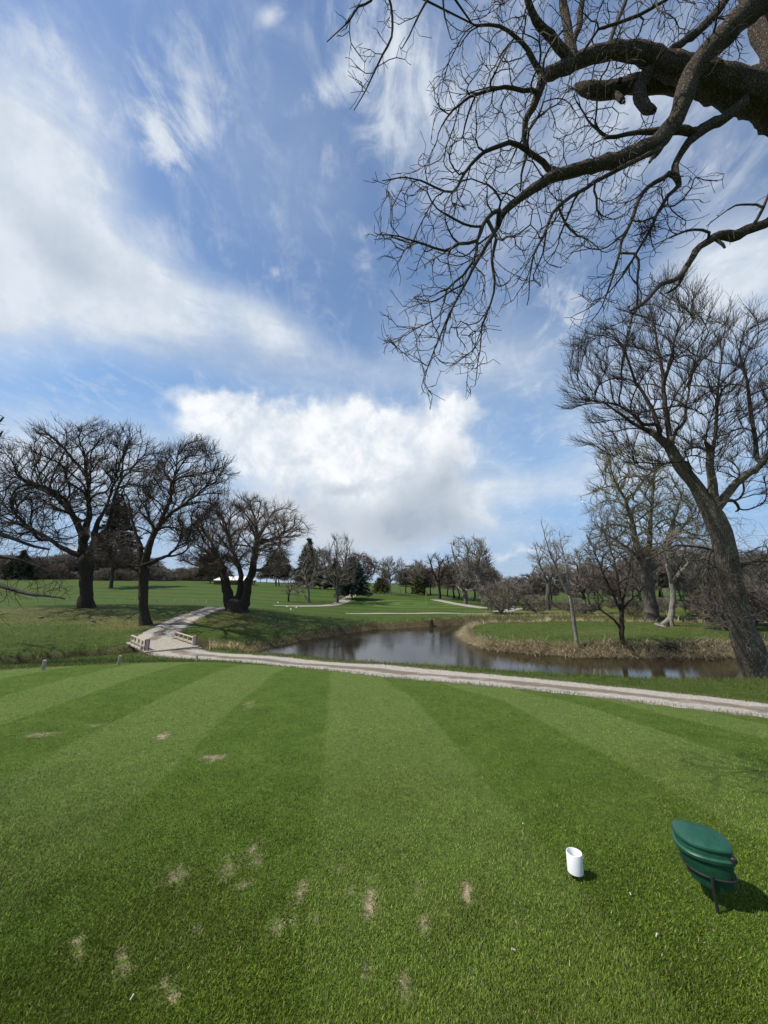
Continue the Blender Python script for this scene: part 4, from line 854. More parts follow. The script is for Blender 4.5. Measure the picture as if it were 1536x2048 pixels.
bank_tree(45, (1096, 1222), [(0, [(1096, 1226, 12), (1095, 1205, 8.5), (1096, 1185, 8), (1098, 1168, 7)]), (0, [(1098, 1170, 6), (1088, 1150, 5), (1078, 1125, 4), (1072, 1100, 2)]), (0, [(1098, 1168, 6), (1106, 1145, 5), (1112, 1120, 3.4), (1112, 1098, 2)])],
    [(1, [(1060, 1120), (1072, 1096), (1110, 1088), (1132, 1115), (1130, 1160), (1085, 1165)])], 500, 2.6, 'grey crooked tree beyond the point, bare limbs clear of the woods', 'bare_tree', .4, .014, m_grey, m_tw_grey, (1.1, .8), t=52, thick=.13, mid=.05)
bank_tree(46, (1168, 1226), [(0, [(1168, 1230, 10), (1168, 1212, 7.5), (1166, 1190, 7), (1158, 1170, 6)]), (0, [(1158, 1172, 5.5), (1154, 1150, 5), (1160, 1128, 4), (1152, 1108, 2)]), (0, [(1166, 1185, 5), (1178, 1165, 4), (1184, 1140, 2.5)])],
    [(1, [(1130, 1140), (1150, 1105), (1185, 1110), (1200, 1150), (1180, 1195), (1140, 1190)])], 420, 2.6, 'small twisted dark tree at the back edge of the grassy point', 'bare_tree', .34, .013, m_oak, m_tw_brown, (1.2, .7), t=45, thick=.12, mid=.04)
bank_tree(47, (932, 1212), [(0, [(932, 1216, 11), (932, 1205, 8), (931, 1185, 7.5)]), (0, [(931, 1190, 6), (920, 1165, 5), (912, 1135, 4), (906, 1105, 3), (902, 1092, 2)]), (0, [(931, 1188, 6), (935, 1155, 5), (936, 1120, 4), (934, 1090, 2.4)]), (0, [(924, 1195, 6), (942, 1165, 5), (956, 1130, 4), (964, 1092, 2)])],
    [(.6, [(900, 1095), (925, 1086), (945, 1090), (958, 1084), (975, 1092), (972, 1130), (940, 1150), (910, 1130)]), (.4, [(905, 1140), (970, 1130), (985, 1160), (960, 1190), (915, 1185)])], 900, 3.4, 'tallest bare grey tree of the clump right of the green', 'bare_tree', .5, .018, m_grey, m_tw_grey, (1.3, .9), t=66, thick=.16, mid=.06)
bank_tree(48, (879, 1198), [(0, [(879, 1200, 7), (879, 1185, 5), (878, 1165, 5)]), (0, [(878, 1168, 4.5), (868, 1150, 4), (862, 1128, 3), (858, 1118, 2)]), (0, [(878, 1166, 4.5), (886, 1145, 4), (895, 1130, 3), (900, 1118, 2)]), (0, [(878, 1160, 4), (878, 1135, 3), (876, 1118, 2)])],
    [(1, [(855, 1120), (880, 1112), (900, 1118), (905, 1145), (890, 1165), (865, 1165)])], 330, 3.2, 'dark crooked bare oak beside the pale track behind the green', 'bare_tree', .5, .020, m_oak, m_tw_dark, (1.0, .9), t=80, thick=.16, mid=.06)
# birch and vase-shaped tree before the conifers, and a small bent tree
bank_tree(49, (618, 1204), [(0, [(618, 1207, 9), (617, 1195, 6), (616, 1180, 5)]), (0, [(614, 1203, 4.5), (609, 1192, 3.6), (604, 1180, 3)]), (0, [(616, 1182, 4.5), (622, 1165, 4), (628, 1145, 3.4), (632, 1128, 2.4)]), (0, [(616, 1180, 4), (610, 1155, 3), (604, 1130, 2)])],
    [(1, [(595, 1120), (615, 1095), (640, 1110), (645, 1150), (630, 1180), (598, 1170)])], 420, 2.6, 'pale bare birch with a slanting white stem before the tall spruce', 'birch_tree', .4, .013, m_pale, m_tw_brown, (1.3, .8), t=63, thick=.09, mid=.04)
bank_tree(50, (675, 1206), [(0, [(675, 1209, 8), (675, 1198, 5.5), (674, 1175, 5), (674, 1150, 4)]), (0, [(674, 1180, 4), (664, 1150, 3.4), (660, 1120, 2.6), (658, 1095, 1.6)]), (0, [(674, 1175, 4), (684, 1145, 3.4), (692, 1115, 2.4), (694, 1092, 1.6)]), (0, [(674, 1155, 3.6), (673, 1120, 2.6), (674, 1085, 1.6)])],
    [(1, [(650, 1100), (665, 1082), (688, 1080), (704, 1100), (712, 1140), (700, 1175), (655, 1175), (646, 1140)])], 700, 2.9, 'upright vase-shaped bare tree beside the pale fairway path, left of the dark spruce', 'bare_tree', .42, .013, m_grey, m_tw_brown, (1.4, .9), (0, 0, .35), t=64, thick=.09, mid=.04)
bank_tree(51, (577, 1203), [(0, [(577, 1206, 4.5), (577, 1195, 3.4), (579, 1182, 3)]), (0, [(577, 1190, 2.6), (571, 1182, 2), (568, 1174, 1.4)]), (0, [(579, 1184, 2.6), (584, 1176, 2), (590, 1170, 1.4)])],
    [(1, [(562, 1172), (575, 1162), (598, 1166), (602, 1184), (585, 1192), (566, 1188)])], 200, 1.6, 'little bent bare tree on the fairway near the triple-trunk oak', 'sapling', .3, .012, m_oak, m_tw_brown, (1.2, .6), t=62, thick=.06, mid=.03)

# ---- kinds used again and again in the far woods
def kind_tree(kind, seed, H):
    sk = Skel(seed); g = sk.g; lean = g.normal(0, .03, 2)
    def ell(n, c, rx, rz_, lo=0.0):
        o = g.normal(0, 1, (n, 3)); o = unit(o) * g.uniform(.25, 1, (n, 1)) ** .45; o = o * np.array([rx, rx, rz_]) + np.array([lean[0] * c, lean[1] * c, c]); return o[o[:, 2] > lo]
    wob = lambda z: (lean[0] * z + g.normal(0, .012) * H, lean[1] * z + g.normal(0, .012) * H, z)
    if kind == 'oak':
        sk.limb([(0, 0, -.3), (0, 0, .3), wob(.15 * H), wob(.28 * H)], [.036 * H, .028 * H, .022 * H, .02 * H], .4); A = ell(1300, .63 * H, .46 * H, .37 * H, .22 * H); tr = (0, 0, .05)
    elif kind == 'vase':
        sk.limb([(0, 0, -.3), (0, 0, .3), wob(.2 * H), wob(.4 * H), wob(.6 * H)], [.026 * H, .02 * H, .017 * H, .013 * H, .008 * H], .4); A = ell(1200, .63 * H, .29 * H, .37 * H, .2 * H); tr = (0, 0, .3)
    elif kind == 'slim':
        sk.limb([(0, 0, -.3), (0, 0, .3), wob(.3 * H), wob(.6 * H), wob(.97 * H)], [.016 * H, .013 * H, .011 * H, .007 * H, .002 * H], .4); A = ell(500, .6 * H, .15 * H, .42 * H, .15 * H); tr = (0, 0, .35)
    else:
        sk.limb([(0, 0, -.3), (0, 0, .1)], [.05 * H, .045 * H], .2)
        for i in range(11):
            a = i * 2.4; q = g.uniform(.18, .5); sk.limb([(0, 0, .05), (math.cos(a) * q * .4 * H, math.sin(a) * q * .4 * H, .25 * H), (math.cos(a) * q * H, math.sin(a) * q * H, .62 * H)], [.016 * H, .012 * H, .006 * H], .3, wob=.02)
        A = ell(900, .52 * H, .52 * H, .46 * H, .06 * H); tr = (0, 0, .18)
    ctr = np.array([0, 0, .3 * H])
    sk.grow(A[:len(A) // 8], .05 * H, .09 * H, 50, trop=tr, jit=.15, inertia=.7, center=ctr, outward=.5)
    sk.grow(A, .04 * H, .05 * H, 60, infl=.16 * H, trop=tr, jit=.18, inertia=.85, center=ctr, outward=.8)
    sk.twigs(2.0, .085 * H, tr, segs=2, center=ctr, outward=.3); sk.finish(.0019 * H + .003, 2.05, .78)
    return sk
def stand_in(kind, seed, H, m_t, m_c):
    """first of its kind, kept in a list until it is given its place"""
    sk = kind_tree(kind, seed, H)
    r = plant(sk, 'bare_tree' if kind != 'bush' else 'bare_bush', None, None, (0, 0, 0), m_t, m_c, .014 * H, .0045 * H, sides=(8, 4, 3), local=True)
    return [r, H, False]
KINDS_ = {('oak', 0): stand_in('oak', 61, 12, m_oak, m_tw_brown), ('oak', 1): stand_in('oak', 62, 12, m_grey, m_tw_grey), ('vase', 0): stand_in('vase', 63, 13, m_grey, m_tw_grey), ('vase', 1): stand_in('vase', 64, 13, m_oak, m_tw_brown),
          ('slim', 0): stand_in('slim', 65, 13, m_grey, m_tw_grey), ('bush', 0): stand_in('bush', 66, 4, m_tw_brown, m_tw_brown), ('bush', 1): stand_in('bush', 67, 4, m_tw_red, m_tw_red), ('oak', 2): stand_in('oak', 68, 12, m_oak, m_tw_red)}
def put(kind, var, u, t, vtop, label, group, wide=1.0, base_v=1180, name=None, sink=0.0):
    """stand a tree at depth t so that its top reaches photo row vtop"""
    q = P(u, base_v, t); x, y = q[0], q[1]; z = ground_z(x, y) - sink; top = P(u, vtop, t)[2]; h = max(1.0, top - z)
    rec = KINDS_[(kind, var)]; s = h / rec[1] / .99
    if not rec[2]:
        r = rec[0]; r.location = (x, y, z); r.scale = (s * wide, s * wide, s); r.rotation_euler = (0, 0, random.uniform(0, 6.28)); rec[2] = True
    else: r = copy_tree(rec[0], (x, y, z), random.uniform(0, 6.28), s * wide, s)
    r['label'] = label; r['category'] = 'bush' if kind == 'bush' else 'tree'
    if group: r['group'] = group
    elif 'group' in r: del r['group']
    if name: r.name = name
    return r
LC = 'bare tree in the hazy far row along the left hilltop'; GC = 'far trees along the left hilltop'
for i, u in enumerate(range(-50, 172, 11)): put('oak', i % 3, u + random.uniform(-5, 5), random.uniform(112, 135), random.uniform(1108, 1128), LC, GC, 1.1)
for i, u in enumerate(range(-50, 445, 9)): put('bush', i % 2, u + random.uniform(-5, 5), random.uniform(108, 128) + max(0, u - 200) * .1, random.uniform(1134, 1150), 'bare bush filling the foot of the far hilltop tree row', 'bushes under the hilltop trees', 1.25, sink=1.6)
for i, u in enumerate(range(185, 300, 16)): put('oak', (i + 1) % 3, u + random.uniform(-4, 4), random.uniform(115, 135), random.uniform(1112, 1138), LC, GC, 1.1)
for i, u in enumerate(range(305, 440, 13)): put(('oak', 'vase')[i % 2], i % 2, u + random.uniform(-4, 4), random.uniform(140, 165), random.uniform(1132, 1148), LC, GC, 1.15)
for i, u in enumerate(range(520, 720, 15)): put('oak', i % 3, u + random.uniform(-5, 5), random.uniform(130, 150), random.uniform(1132, 1152), 'bare tree on the skyline behind the conifers in mid picture', 'far trees behind the conifers', 1.0)
put('vase', 1, 558, 95, 1105, 'bare tree on the hill just right of the triple-trunk oak', None)
put('vase', 0, 640, 92, 1098, 'bare tree rising between the tall spruce and the vase-shaped tree', None)
put('oak', 2, 722, 98, 1108, 'bare tree whose crown shows above the dark spruce', None)
put('slim', 0, 769, 88, 1118, 'slim pale bare tree on the knoll beside the olive shrub', None, 1.2); put('slim', 0, 781, 84, 1115, 'tallest slim bare tree on the knoll above the green', None, 1.3); put('slim', 0, 800, 98, 1118, 'lone slim bare tree right of the knoll top', None, 1.0)
CG = 'bare tree in the brown wood edge between knoll and tall clump'; CGG = 'wood edge behind the green'
for u, t_, vt, kd, va in [(812, 100, 1140, 'oak', 0), (824, 102, 1132, 'oak', 2), (836, 95, 1124, 'vase', 1), (849, 98, 1135, 'oak', 0), (861, 96, 1138, 'oak', 2), (895, 92, 1136, 'oak', 0), (908, 86, 1124, 'oak', 2), (917, 82, 1135, 'oak', 0), (948, 80, 1118, 'oak', 0), (962, 74, 1128, 'oak', 2), (975, 76, 1140, 'oak', 1), (985, 78, 1155, 'oak', 0)]: put(kd, va, u, t_, vt, CG, CGG, 1.0)
put('slim', 0, 963, 70, 1083, 'slender high bare tree just right of the tallest clump tree', None, 1.25)
put('bush', 0, 1000, 46, 1163, 'round many-stemmed bare bush on the far bank at the pond neck', None, 1.15); put('bush', 1, 1018, 58, 1186, 'low ruddy bare bush behind the round bush at the pond neck', None, 1.1)
put('oak', 1, 1026, 112, 1154, 'wide rounded grey tree on the horizon right of the clump', None, 1.25); put('oak', 0, 1047, 66, 1168, 'small dark bare tree beside the bench', None, .9)
WL = 'bare grey-brown tree in the far woods beyond the grassy point'; WG = 'far woods on the right'
for i in range(52):
    u = 1062 + i * 10.6 + random.uniform(-6, 6); t_ = random.uniform(62, 125); hi_ = 1128 if u < 1250 else 1096
    put(('oak', 'vase', 'slim', 'vase')[i % 4], (1, 0, 0, i % 2)[i % 4] if i % 8 else 2 * (i % 4 == 0), u, t_, random.uniform(hi_, hi_ + 45), WL, WG, 1.05)
BL = 'bare brown bush in the thicket under the right-hand woods'; BG = 'thicket under the woods'
for i in range(24):
    u = 1070 + i * 21 + random.uniform(-7, 7); t_ = random.uniform(40, 60); put('bush', i % 2, u, t_, random.uniform(1190, 1212) - (12 if u > 1380 else 0), BL, BG, random.uniform(1.1, 1.6))
BL2 = 'tall bare bush crowding behind the leaning cottonwood'; BG2 = 'bushes behind the cottonwood'
for i in range(9): put('bush', i % 2, 1425 + i * 17, random.uniform(26, 36), random.uniform(1150, 1190), BL2, BG2, .85, 1220)

# ---- evergreens
def needles(name, a, b_):
    m, t, b = material(name, .75, .25); n = t.noise(opos(t), 2.5, 4, .6); t.l.new(t.mix(t.rng(n, .3, .7), a, b_), b.inputs['Base Color']); return m
m_spruce = needles('spruce_needles', (.016, .030, .012), (.040, .062, .026)); m_blue = needles('blue_spruce_needles', (.022, .036, .030), (.060, .085, .078)); m_pine = needles('pine_needles', (.020, .026, .010), (.050, .056, .024)); m_olive = needles('olive_needles', (.050, .062, .018), (.11, .12, .04))
def evergreen(name, label, u, vbase, vtop, t, width_px, mat, seed, first=.12, ragged=.25, droop=.15, levels=26, per=8, spray=.42, power=.8, bv=None):
    q = P(u, vbase, t); z = ground_z(q[0], q[1]); base = np.array([q[0], q[1], z]); H = P(u, vtop, t)[2] - z; W = width_px / 2 * t / FPX; g = np.random.default_rng(seed)
    root = empty(name, base); tag(root, label, 'tree')
    mb = MB(); mb.tube([(0, 0, -.3), (0, 0, .05 * H), (0, 0, .5 * H), (0, 0, .98 * H)], [.022 * H, .018 * H, .011 * H, .002 * H], 9)
    V, Fc = [], []; k0 = 0
    for i in range(levels):
        f = i / (levels - 1); hz = H * (first + (1 - first) * f ** .92); Lm = W * max(.05, (1 - f)) ** power * g.uniform(1 - ragged, 1.05)
        for j in range(per if f < .8 else 5):
            a = j * 2 * math.pi / per + i * .7 + g.normal(0, .25); L = Lm * g.uniform(.7, 1.1); d = np.array([math.cos(a), math.sin(a), 0]); lift = .25 * f - droop
            end = np.array([0, 0, hz]) + d * L + np.array([0, 0, L * lift]); mb.tube([(0, 0, hz), end], [.012 + .004 * L, .008], 3, False)
            ns = max(3, int(L / .26))
            for s in range(ns):
                w_ = .18 + .85 * (s + g.random()) / ns; p = np.array([0, 0, hz]) * (1 - w_) + end * w_ + g.normal(0, .05, 3) + [0, 0, .06 * L * math.sin(w_ * 3.1)]
                for _ in range(9):
                    e = unit(d * .8 + g.normal(0, .6, 3) + [0, 0, .15]); l_ = spray * g.uniform(.6, 1.2); sd = unit(np.cross(e, g.normal(0, 1, 3))) * l_ * .14
                    V += [p - sd, p + sd, p + e * l_]; Fc.append((k0, k0 + 1, k0 + 2)); k0 += 3
    mb.build('trunk', m_oak, root, True); mesh_np('crown', np.array(V), [np.array(Fc)], mat, root)
    return root
evergreen('pine_tree', 'tall ragged dark pine on the fairway seen between the two big left oaks', 222, 1172, 985, 85, 120, m_pine, 71, first=.22, ragged=.45, droop=.02, levels=24, per=8, spray=.8, power=.62)
evergreen('spruce_tree', 'tall narrow dark spruce behind the pale birch', 615, 1178, 1077, 92, 74, m_spruce, 72, first=.08, levels=28, spray=.6)
evergreen('spruce_tree', 'stout blue-green spruce standing beside the pale fairway path', 704, 1197, 1116, 70, 78, m_blue, 73, first=.14, ragged=.3, levels=24, per=10, spray=.55, power=.55)
evergreen('spruce_tree', 'dark spruce partly hidden behind the vase-shaped bare tree', 670, 1182, 1118, 95, 56, m_spruce, 74, first=.1, spray=.6, levels=20)
evergreen('spruce_tree', 'small dark conifer behind the olive shrub on the knoll', 769, 1184, 1140, 100, 30, m_spruce, 75, spray=.5, levels=16)
evergreen('juniper_tree', 'round olive-green shrubby tree on the knoll', 761, 1188, 1158, 88, 36, m_olive, 76, first=.2, ragged=.35, levels=14, per=9, spray=.5, power=.4)
evergreen('juniper_tree', 'olive-green shrubby tree against the brown wood edge', 838, 1190, 1154, 92, 34, m_olive, 77, first=.15, levels=14, per=9, spray=.55, power=.45)
evergreen('spruce_tree', 'dark conifer in the far row at the left picture edge', 37, 1166, 1103, 105, 62, m_spruce, 78, first=.08, levels=20, spray=.75)
evergreen('pine_tree', 'dark pine at the hilltop pavilion behind the triple-trunk oak', 420, 1168, 1098, 104, 66, m_pine, 79, first=.25, ragged=.4, levels=16, spray=.9, power=.5)
evergreen('pine_tree', 'dark spreading pine just right of the triple-trunk oak', 552, 1172, 1106, 100, 66, m_pine, 80, first=.35, ragged=.4, levels=14, spray=.9, power=.45)
evergreen('spruce_tree', 'small far conifer showing left of the grey crooked tree', 1068, 1205, 1163, 105, 22, m_spruce, 81, spray=.6, levels=14)

# ------------------------------------------------------------------ grass: the turf of the tee, rough, and dry bank grass
def leaf_mat(name, rough=.65, trans=.25):
    m = bpy.data.materials.new(name); m.use_nodes = True; t = NT(m.node_tree); b = t.n['Principled BSDF']
    b.inputs['Roughness'].default_value = rough; b.inputs['Specular IOR Level'].default_value = .25
    c = t.attr('col', 'Color'); t.l.new(c, b.inputs['Base Color'])
    tr = t.n.new('ShaderNodeBsdfTranslucent'); t.l.new(c, tr.inputs['Color']); mx = t.n.new('ShaderNodeMixShader'); mx.inputs[0].default_value = trans
    t.l.new(b.outputs[0], mx.inputs[1]); t.l.new(tr.outputs[0], mx.inputs[2]); t.l.new(mx.outputs[0], t.n['Material Output'].inputs[0])
    return m
m_blade = leaf_mat('grass_blade'); m_dry = leaf_mat('dry_blade', .8, .2)
def blades(name, base, heading, lean, length, width, color, mat, droop=.0, segs=2, parent=None):
    """a mesh of narrow bent leaves: base (n,3), heading angle, lean from upright 0..1, length, width, colour"""
    n = len(base); h = np.stack([np.cos(heading), np.sin(heading), np.zeros(n)], 1); side = np.stack([-np.sin(heading), np.cos(heading), np.zeros(n)], 1)
    spin = rng.uniform(0, math.pi, n); side = side * np.cos(spin)[:, None] + h * np.sin(spin)[:, None]
    rows = []
    for k_ in range(segs + 1):
        s = k_ / segs; out_ = lean * s + droop * s * s * .6; up = s * np.sqrt(np.maximum(.04, 1 - lean ** 2)) - droop * s * s * .9
        c = base + h * (out_ * length)[:, None]; c[:, 2] += up * length
        if k_ < segs: wd = width * (1 - .55 * s) * .5; rows += [c - side * wd[:, None], c + side * wd[:, None]]
        else: rows.append(c)
    K = len(rows); V = np.stack(rows, 1).reshape(-1, 3); i0 = np.arange(n) * K; F4 = [np.stack([i0 + 2 * k_, i0 + 2 * k_ + 1, i0 + 2 * k_ + 3, i0 + 2 * k_ + 2], 1) for k_ in range(segs - 1)]
    F3 = np.stack([i0 + K - 3, i0 + K - 2, i0 + K - 1], 1)
    return mesh_np(name, V, [np.concatenate(F4) if F4 else np.zeros((0, 4), int), F3], mat, parent, color=np.repeat(color, K, 0))
def wave(x, y, s, ph=0.0): return (np.sin(x * s + 1.7 * np.sin(y * s * .7 + ph)) * np.sin(y * s * 1.1 + 1.3 * np.sin(x * s * .6 + ph * 2)) + .5 * np.sin(x * s * 2.3 - y * s * 1.9 + ph)) / 1.5
# tee turf, denser and finer towards the eye
N = 520000
u = rng.uniform(-260, 1800, N); v = 1322 + (2130 - 1322) * rng.random(N) ** .9
d = ray(u, v); tt = EYE / (-(d[:, 2]) - .07 * d[:, 1]); ok = tt > 0; d, tt = d[ok], tt[ok]
x, y = d[:, 0] * tt, d[:, 1] * tt; m_ = (tt < 17) & (tee_mask(x, y) > rng.random(len(x))) & (y > 1.2); x, y, tt = x[m_], y[m_], tt[m_]
pd_ = seg_dist(np.stack([x, y], 1), PATH_SPL[0][0][::3], False) - 1.0
m_ = pd_ > rng.uniform(-.08, .1, len(x)); x, y, tt = x[m_], y[m_], tt[m_]
dv = divot(x, y); m_ = rng.random(len(x)) > dv * 1.25; x, y, tt, dv = x[m_], y[m_], tt[m_], dv[m_]
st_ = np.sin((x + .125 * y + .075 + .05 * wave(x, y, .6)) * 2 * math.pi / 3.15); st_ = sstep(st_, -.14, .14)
thin = .5 + .5 * wave(x, y, 1.9, 1.0); L_ = (.015 + .013 * rng.random(len(x))) * (1 + .25 * wave(x, y, 3.1)) * np.where(dv > .15, .8, 1.0)
head = np.where(st_ > .5, math.pi / 2, -math.pi / 2) + rng.normal(0, 1.7, len(x)); lean = np.clip(rng.normal(.68, .2, len(x)), .1, .97)
dark, light = np.array([.120, .184, .016]), np.array([.186, .246, .060]); r1 = rng.random(len(x))[:, None]
amp = (.20 + .60 * sstep(y, 1.5, 6.0)) * (.8 + .3 * wave(x, y, .8, 5)); col = dark + (light - dark) * (.10 + st_ * amp)[:, None]; col = col * (.42 + 1.15 * r1 ** 1.3) * (1 + .18 * wave(x, y, .9)[:, None] + .17 * wave(x, y, 4.5, 2)[:, None])  # stripe contrast weakens near the eye, a change of sheen painted into the blades
col = col + (np.array([.13, .14, .03]) - col) * (np.clip(wave(x, y, 1.3, 4), 0, 1)[:, None] * .35)
straw = (rng.random(len(x)) < .022 + dv * .7)[:, None]; col = np.where(straw, np.array([.38, .31, .17]) * (.4 + .9 * r1), col)
z = hill(x, y) - .003
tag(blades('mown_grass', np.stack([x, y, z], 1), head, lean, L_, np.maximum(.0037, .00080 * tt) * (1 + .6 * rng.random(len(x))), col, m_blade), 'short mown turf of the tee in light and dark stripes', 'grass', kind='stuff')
# longer grass round the paths, along the near bank, on the point and on the near slopes
N = 900000
x = rng.uniform(-30, 30, N); y = rng.uniform(4, 42, N); tt = y * CT; m_ = (np.abs(x) < y * 1.25 + 2) & (rng.random(N) < np.minimum(1, (11.0 / tt) ** 2)); x, y, tt = x[m_], y[m_], tt[m_]
q = np.stack([x, y], 1); sd_ = water_sd(q); pd_ = np.minimum(seg_dist(q, PATH_SPL[0][0][::3], False) - 1.02, seg_dist(q, PATH_SPL[1][0][::3], False) - 1.03)
m_ = (tee_mask(x, y) < .5) & (sd_ > .25) & (pd_ > rng.uniform(-.12, .15, len(x))); x, y, tt, sd_, pd_ = x[m_], y[m_], tt[m_], sd_[m_], pd_[m_]
L_ = (.05 + .05 * rng.random(len(x))) * (1 + .4 * wave(x, y, 1.1)) * np.where((sd_ < 1.6), 1.7, 1.0)
g_ = np.array([.072, .116, .016]) * (.65 + .7 * rng.random((len(x), 1))); g_ = g_ + (np.array([.15, .13, .05]) - g_) * np.clip(.25 * wave(x, y, .5, 3) + .18 + .5 * (sd_ < 1.0) * (rng.random(len(x)) < .5) + .5 * (pd_ < .2) * (rng.random(len(x)) < .4), 0, .9)[:, None]
tag(blades('rough_grass', np.stack([x, y, hill(x, y) - .01], 1), rng.uniform(0, 6.28, len(x)), np.clip(rng.normal(.45, .22, len(x)), 0, .9), L_, np.maximum(.004, .00062 * tt) * (1 + .5 * rng.random(len(x))), g_, m_blade), 'unmown green grass around the path and pond banks', 'grass', kind='stuff')
def bank_grass(name, line, per_m, out_lo, out_hi, L0, L1, label, tan=(.34, .255, .13), green=.12, wscale=1.0):
    line = np.array(line); a, b_ = line[:-1], line[1:]; n_ = (np.linalg.norm(b_ - a, axis=1) * per_m).astype(int); ix = np.repeat(np.arange(len(a)), n_)
    nv = np.stack([-(b_ - a)[:, 1], (b_ - a)[:, 0]], 1); nv /= np.linalg.norm(nv, axis=1)[:, None]
    p = a[ix] + (b_ - a)[ix] * rng.random((len(ix), 1)); t0_ = inside(p + nv[ix] * .4, POND); sgn = np.where(t0_, -1, 1)[:, None]
    clump = .5 + .5 * wave(p[:, 0], p[:, 1], 3.3, 2); off = (out_lo + (out_hi - out_lo) * rng.random(len(ix)) ** 1.1) * (.75 + .5 * clump); p = p + nv[ix] * sgn * off[:, None]
    keep = (rng.random(len(ix)) < .12 + 1.0 * clump) & (water_sd(p) > -.05); p, ix, sgn, clump, off = p[keep], ix[keep], sgn[keep], clump[keep], off[keep]
    hd = np.arctan2(*(-(nv[ix] * sgn)).T[::-1]) + rng.normal(0, .75, len(p)) + .5 * wave(p[:, 0], p[:, 1], 1.7)
    L = rng.uniform(L0, L1, len(p)) * (.6 + .7 * clump); lean = np.clip(rng.normal(.55, .22, len(p)), .05, .95)
    c = np.array(tan) * (.45 + .85 * rng.random((len(p), 1))) * (.8 + .35 * clump[:, None]); gm = (rng.random(len(p)) < green * (1 + 3 * (off > out_hi * .7)))[:, None]; c = np.where(gm, np.array([.075, .105, .022]) * (.6 + .7 * rng.random((len(p), 1))), c)
    o = blades(name, np.stack([p[:, 0], p[:, 1], hill(p[:, 0], p[:, 1]) - .02], 1), hd, lean, L, rng.uniform(.010, .022, len(p)) * wscale, c, m_dry, droop=np.clip(rng.normal(.55, .25, len(p)), 0, 1.1), segs=3)
    return tag(o, label, 'dry grass', kind='stuff')
bank_grass('dry_grass', SI[10:], 560, .0, .68, .4, .9, 'straw-coloured dry grass drooping over the bank of the grassy point', (.56, .46, .29), .08)
bank_grass('dry_grass', SF[14:], 330, .0, 1.35, .25, .6, 'brown withered grass along the far pond bank', (.36, .28, .17), .2)
bank_grass('dry_grass', [(-5.2, 21.2), (-6.9, 22.4), (-8.3, 23.0), (-9.6, 22.6)], 700, -.2, 1.3, .3, .75, 'pale reedy tuft grass between the footbridge and the pond end', (.46, .36, .19), .15)
cr = CREEK[4:]; o_ = bank_grass('dry_grass', np.concatenate([cr, cr[::-1] + [0.9, 1.2]]), 160, .3, 1.1, .2, .5, 'low dry grass and weeds lining the creek on the left', (.25, .20, .11), .5)
bank_grass('dry_grass', [(30, 41), (20, 41.5), (13, 42.5), (8, 42.8)], 260, -1, 1.5, .3, .8, 'dry grass on the far side of the channel behind the grassy point', (.32, .25, .14), .25, 1.6)

# ------------------------------------------------------------------ things on the course
def plain(name, col, rough=.6, spec=.4, var=.12, scale=20.0, bumpd=0.0):
    m, t, b = material(name, rough, spec); n = t.noise(opos(t), scale, 5, .65)
    t.l.new(t.mix(t.rng(n, .3, .7), tuple(c * (1 - var) for c in col), tuple(min(1, c * (1 + var)) for c in col)), b.inputs['Base Color'])
    t.l.new(t.rng(n, .3, .7, rough - .08, rough + .12), b.inputs['Roughness'])
    if bumpd: t.l.new(t.bump(n, .6, bumpd), b.inputs['Normal'])
    return m
m_green = plain('green_plastic', (.010, .062, .037), .40, .45, .14, 26, .002); m_green2 = plain('green_plastic_body', (.008, .054, .029), .45, .4, .18, 18, .002)
m_black = plain('black_steel', (.016, .015, .015), .45, .5, .3, 60); m_white = plain('white_pvc', (.74, .75, .76), .38, .5, .05, 14)
m_wood = plain('weathered_wood', (.36, .31, .24), .85, .2, .3, 14, .004); m_post = plain('stake_wood', (.34, .30, .24), .8, .2, .2, 12)
m_pink = plain('faded_pink_paint', (.46, .37, .34), .7, .3, .12, 18); m_red = plain('red_paint', (.20, .022, .035), .6, .35, .2, 14)
m_deck = plain('deck_planks', (.32, .285, .235), .9, .15, .3, 6, .006)
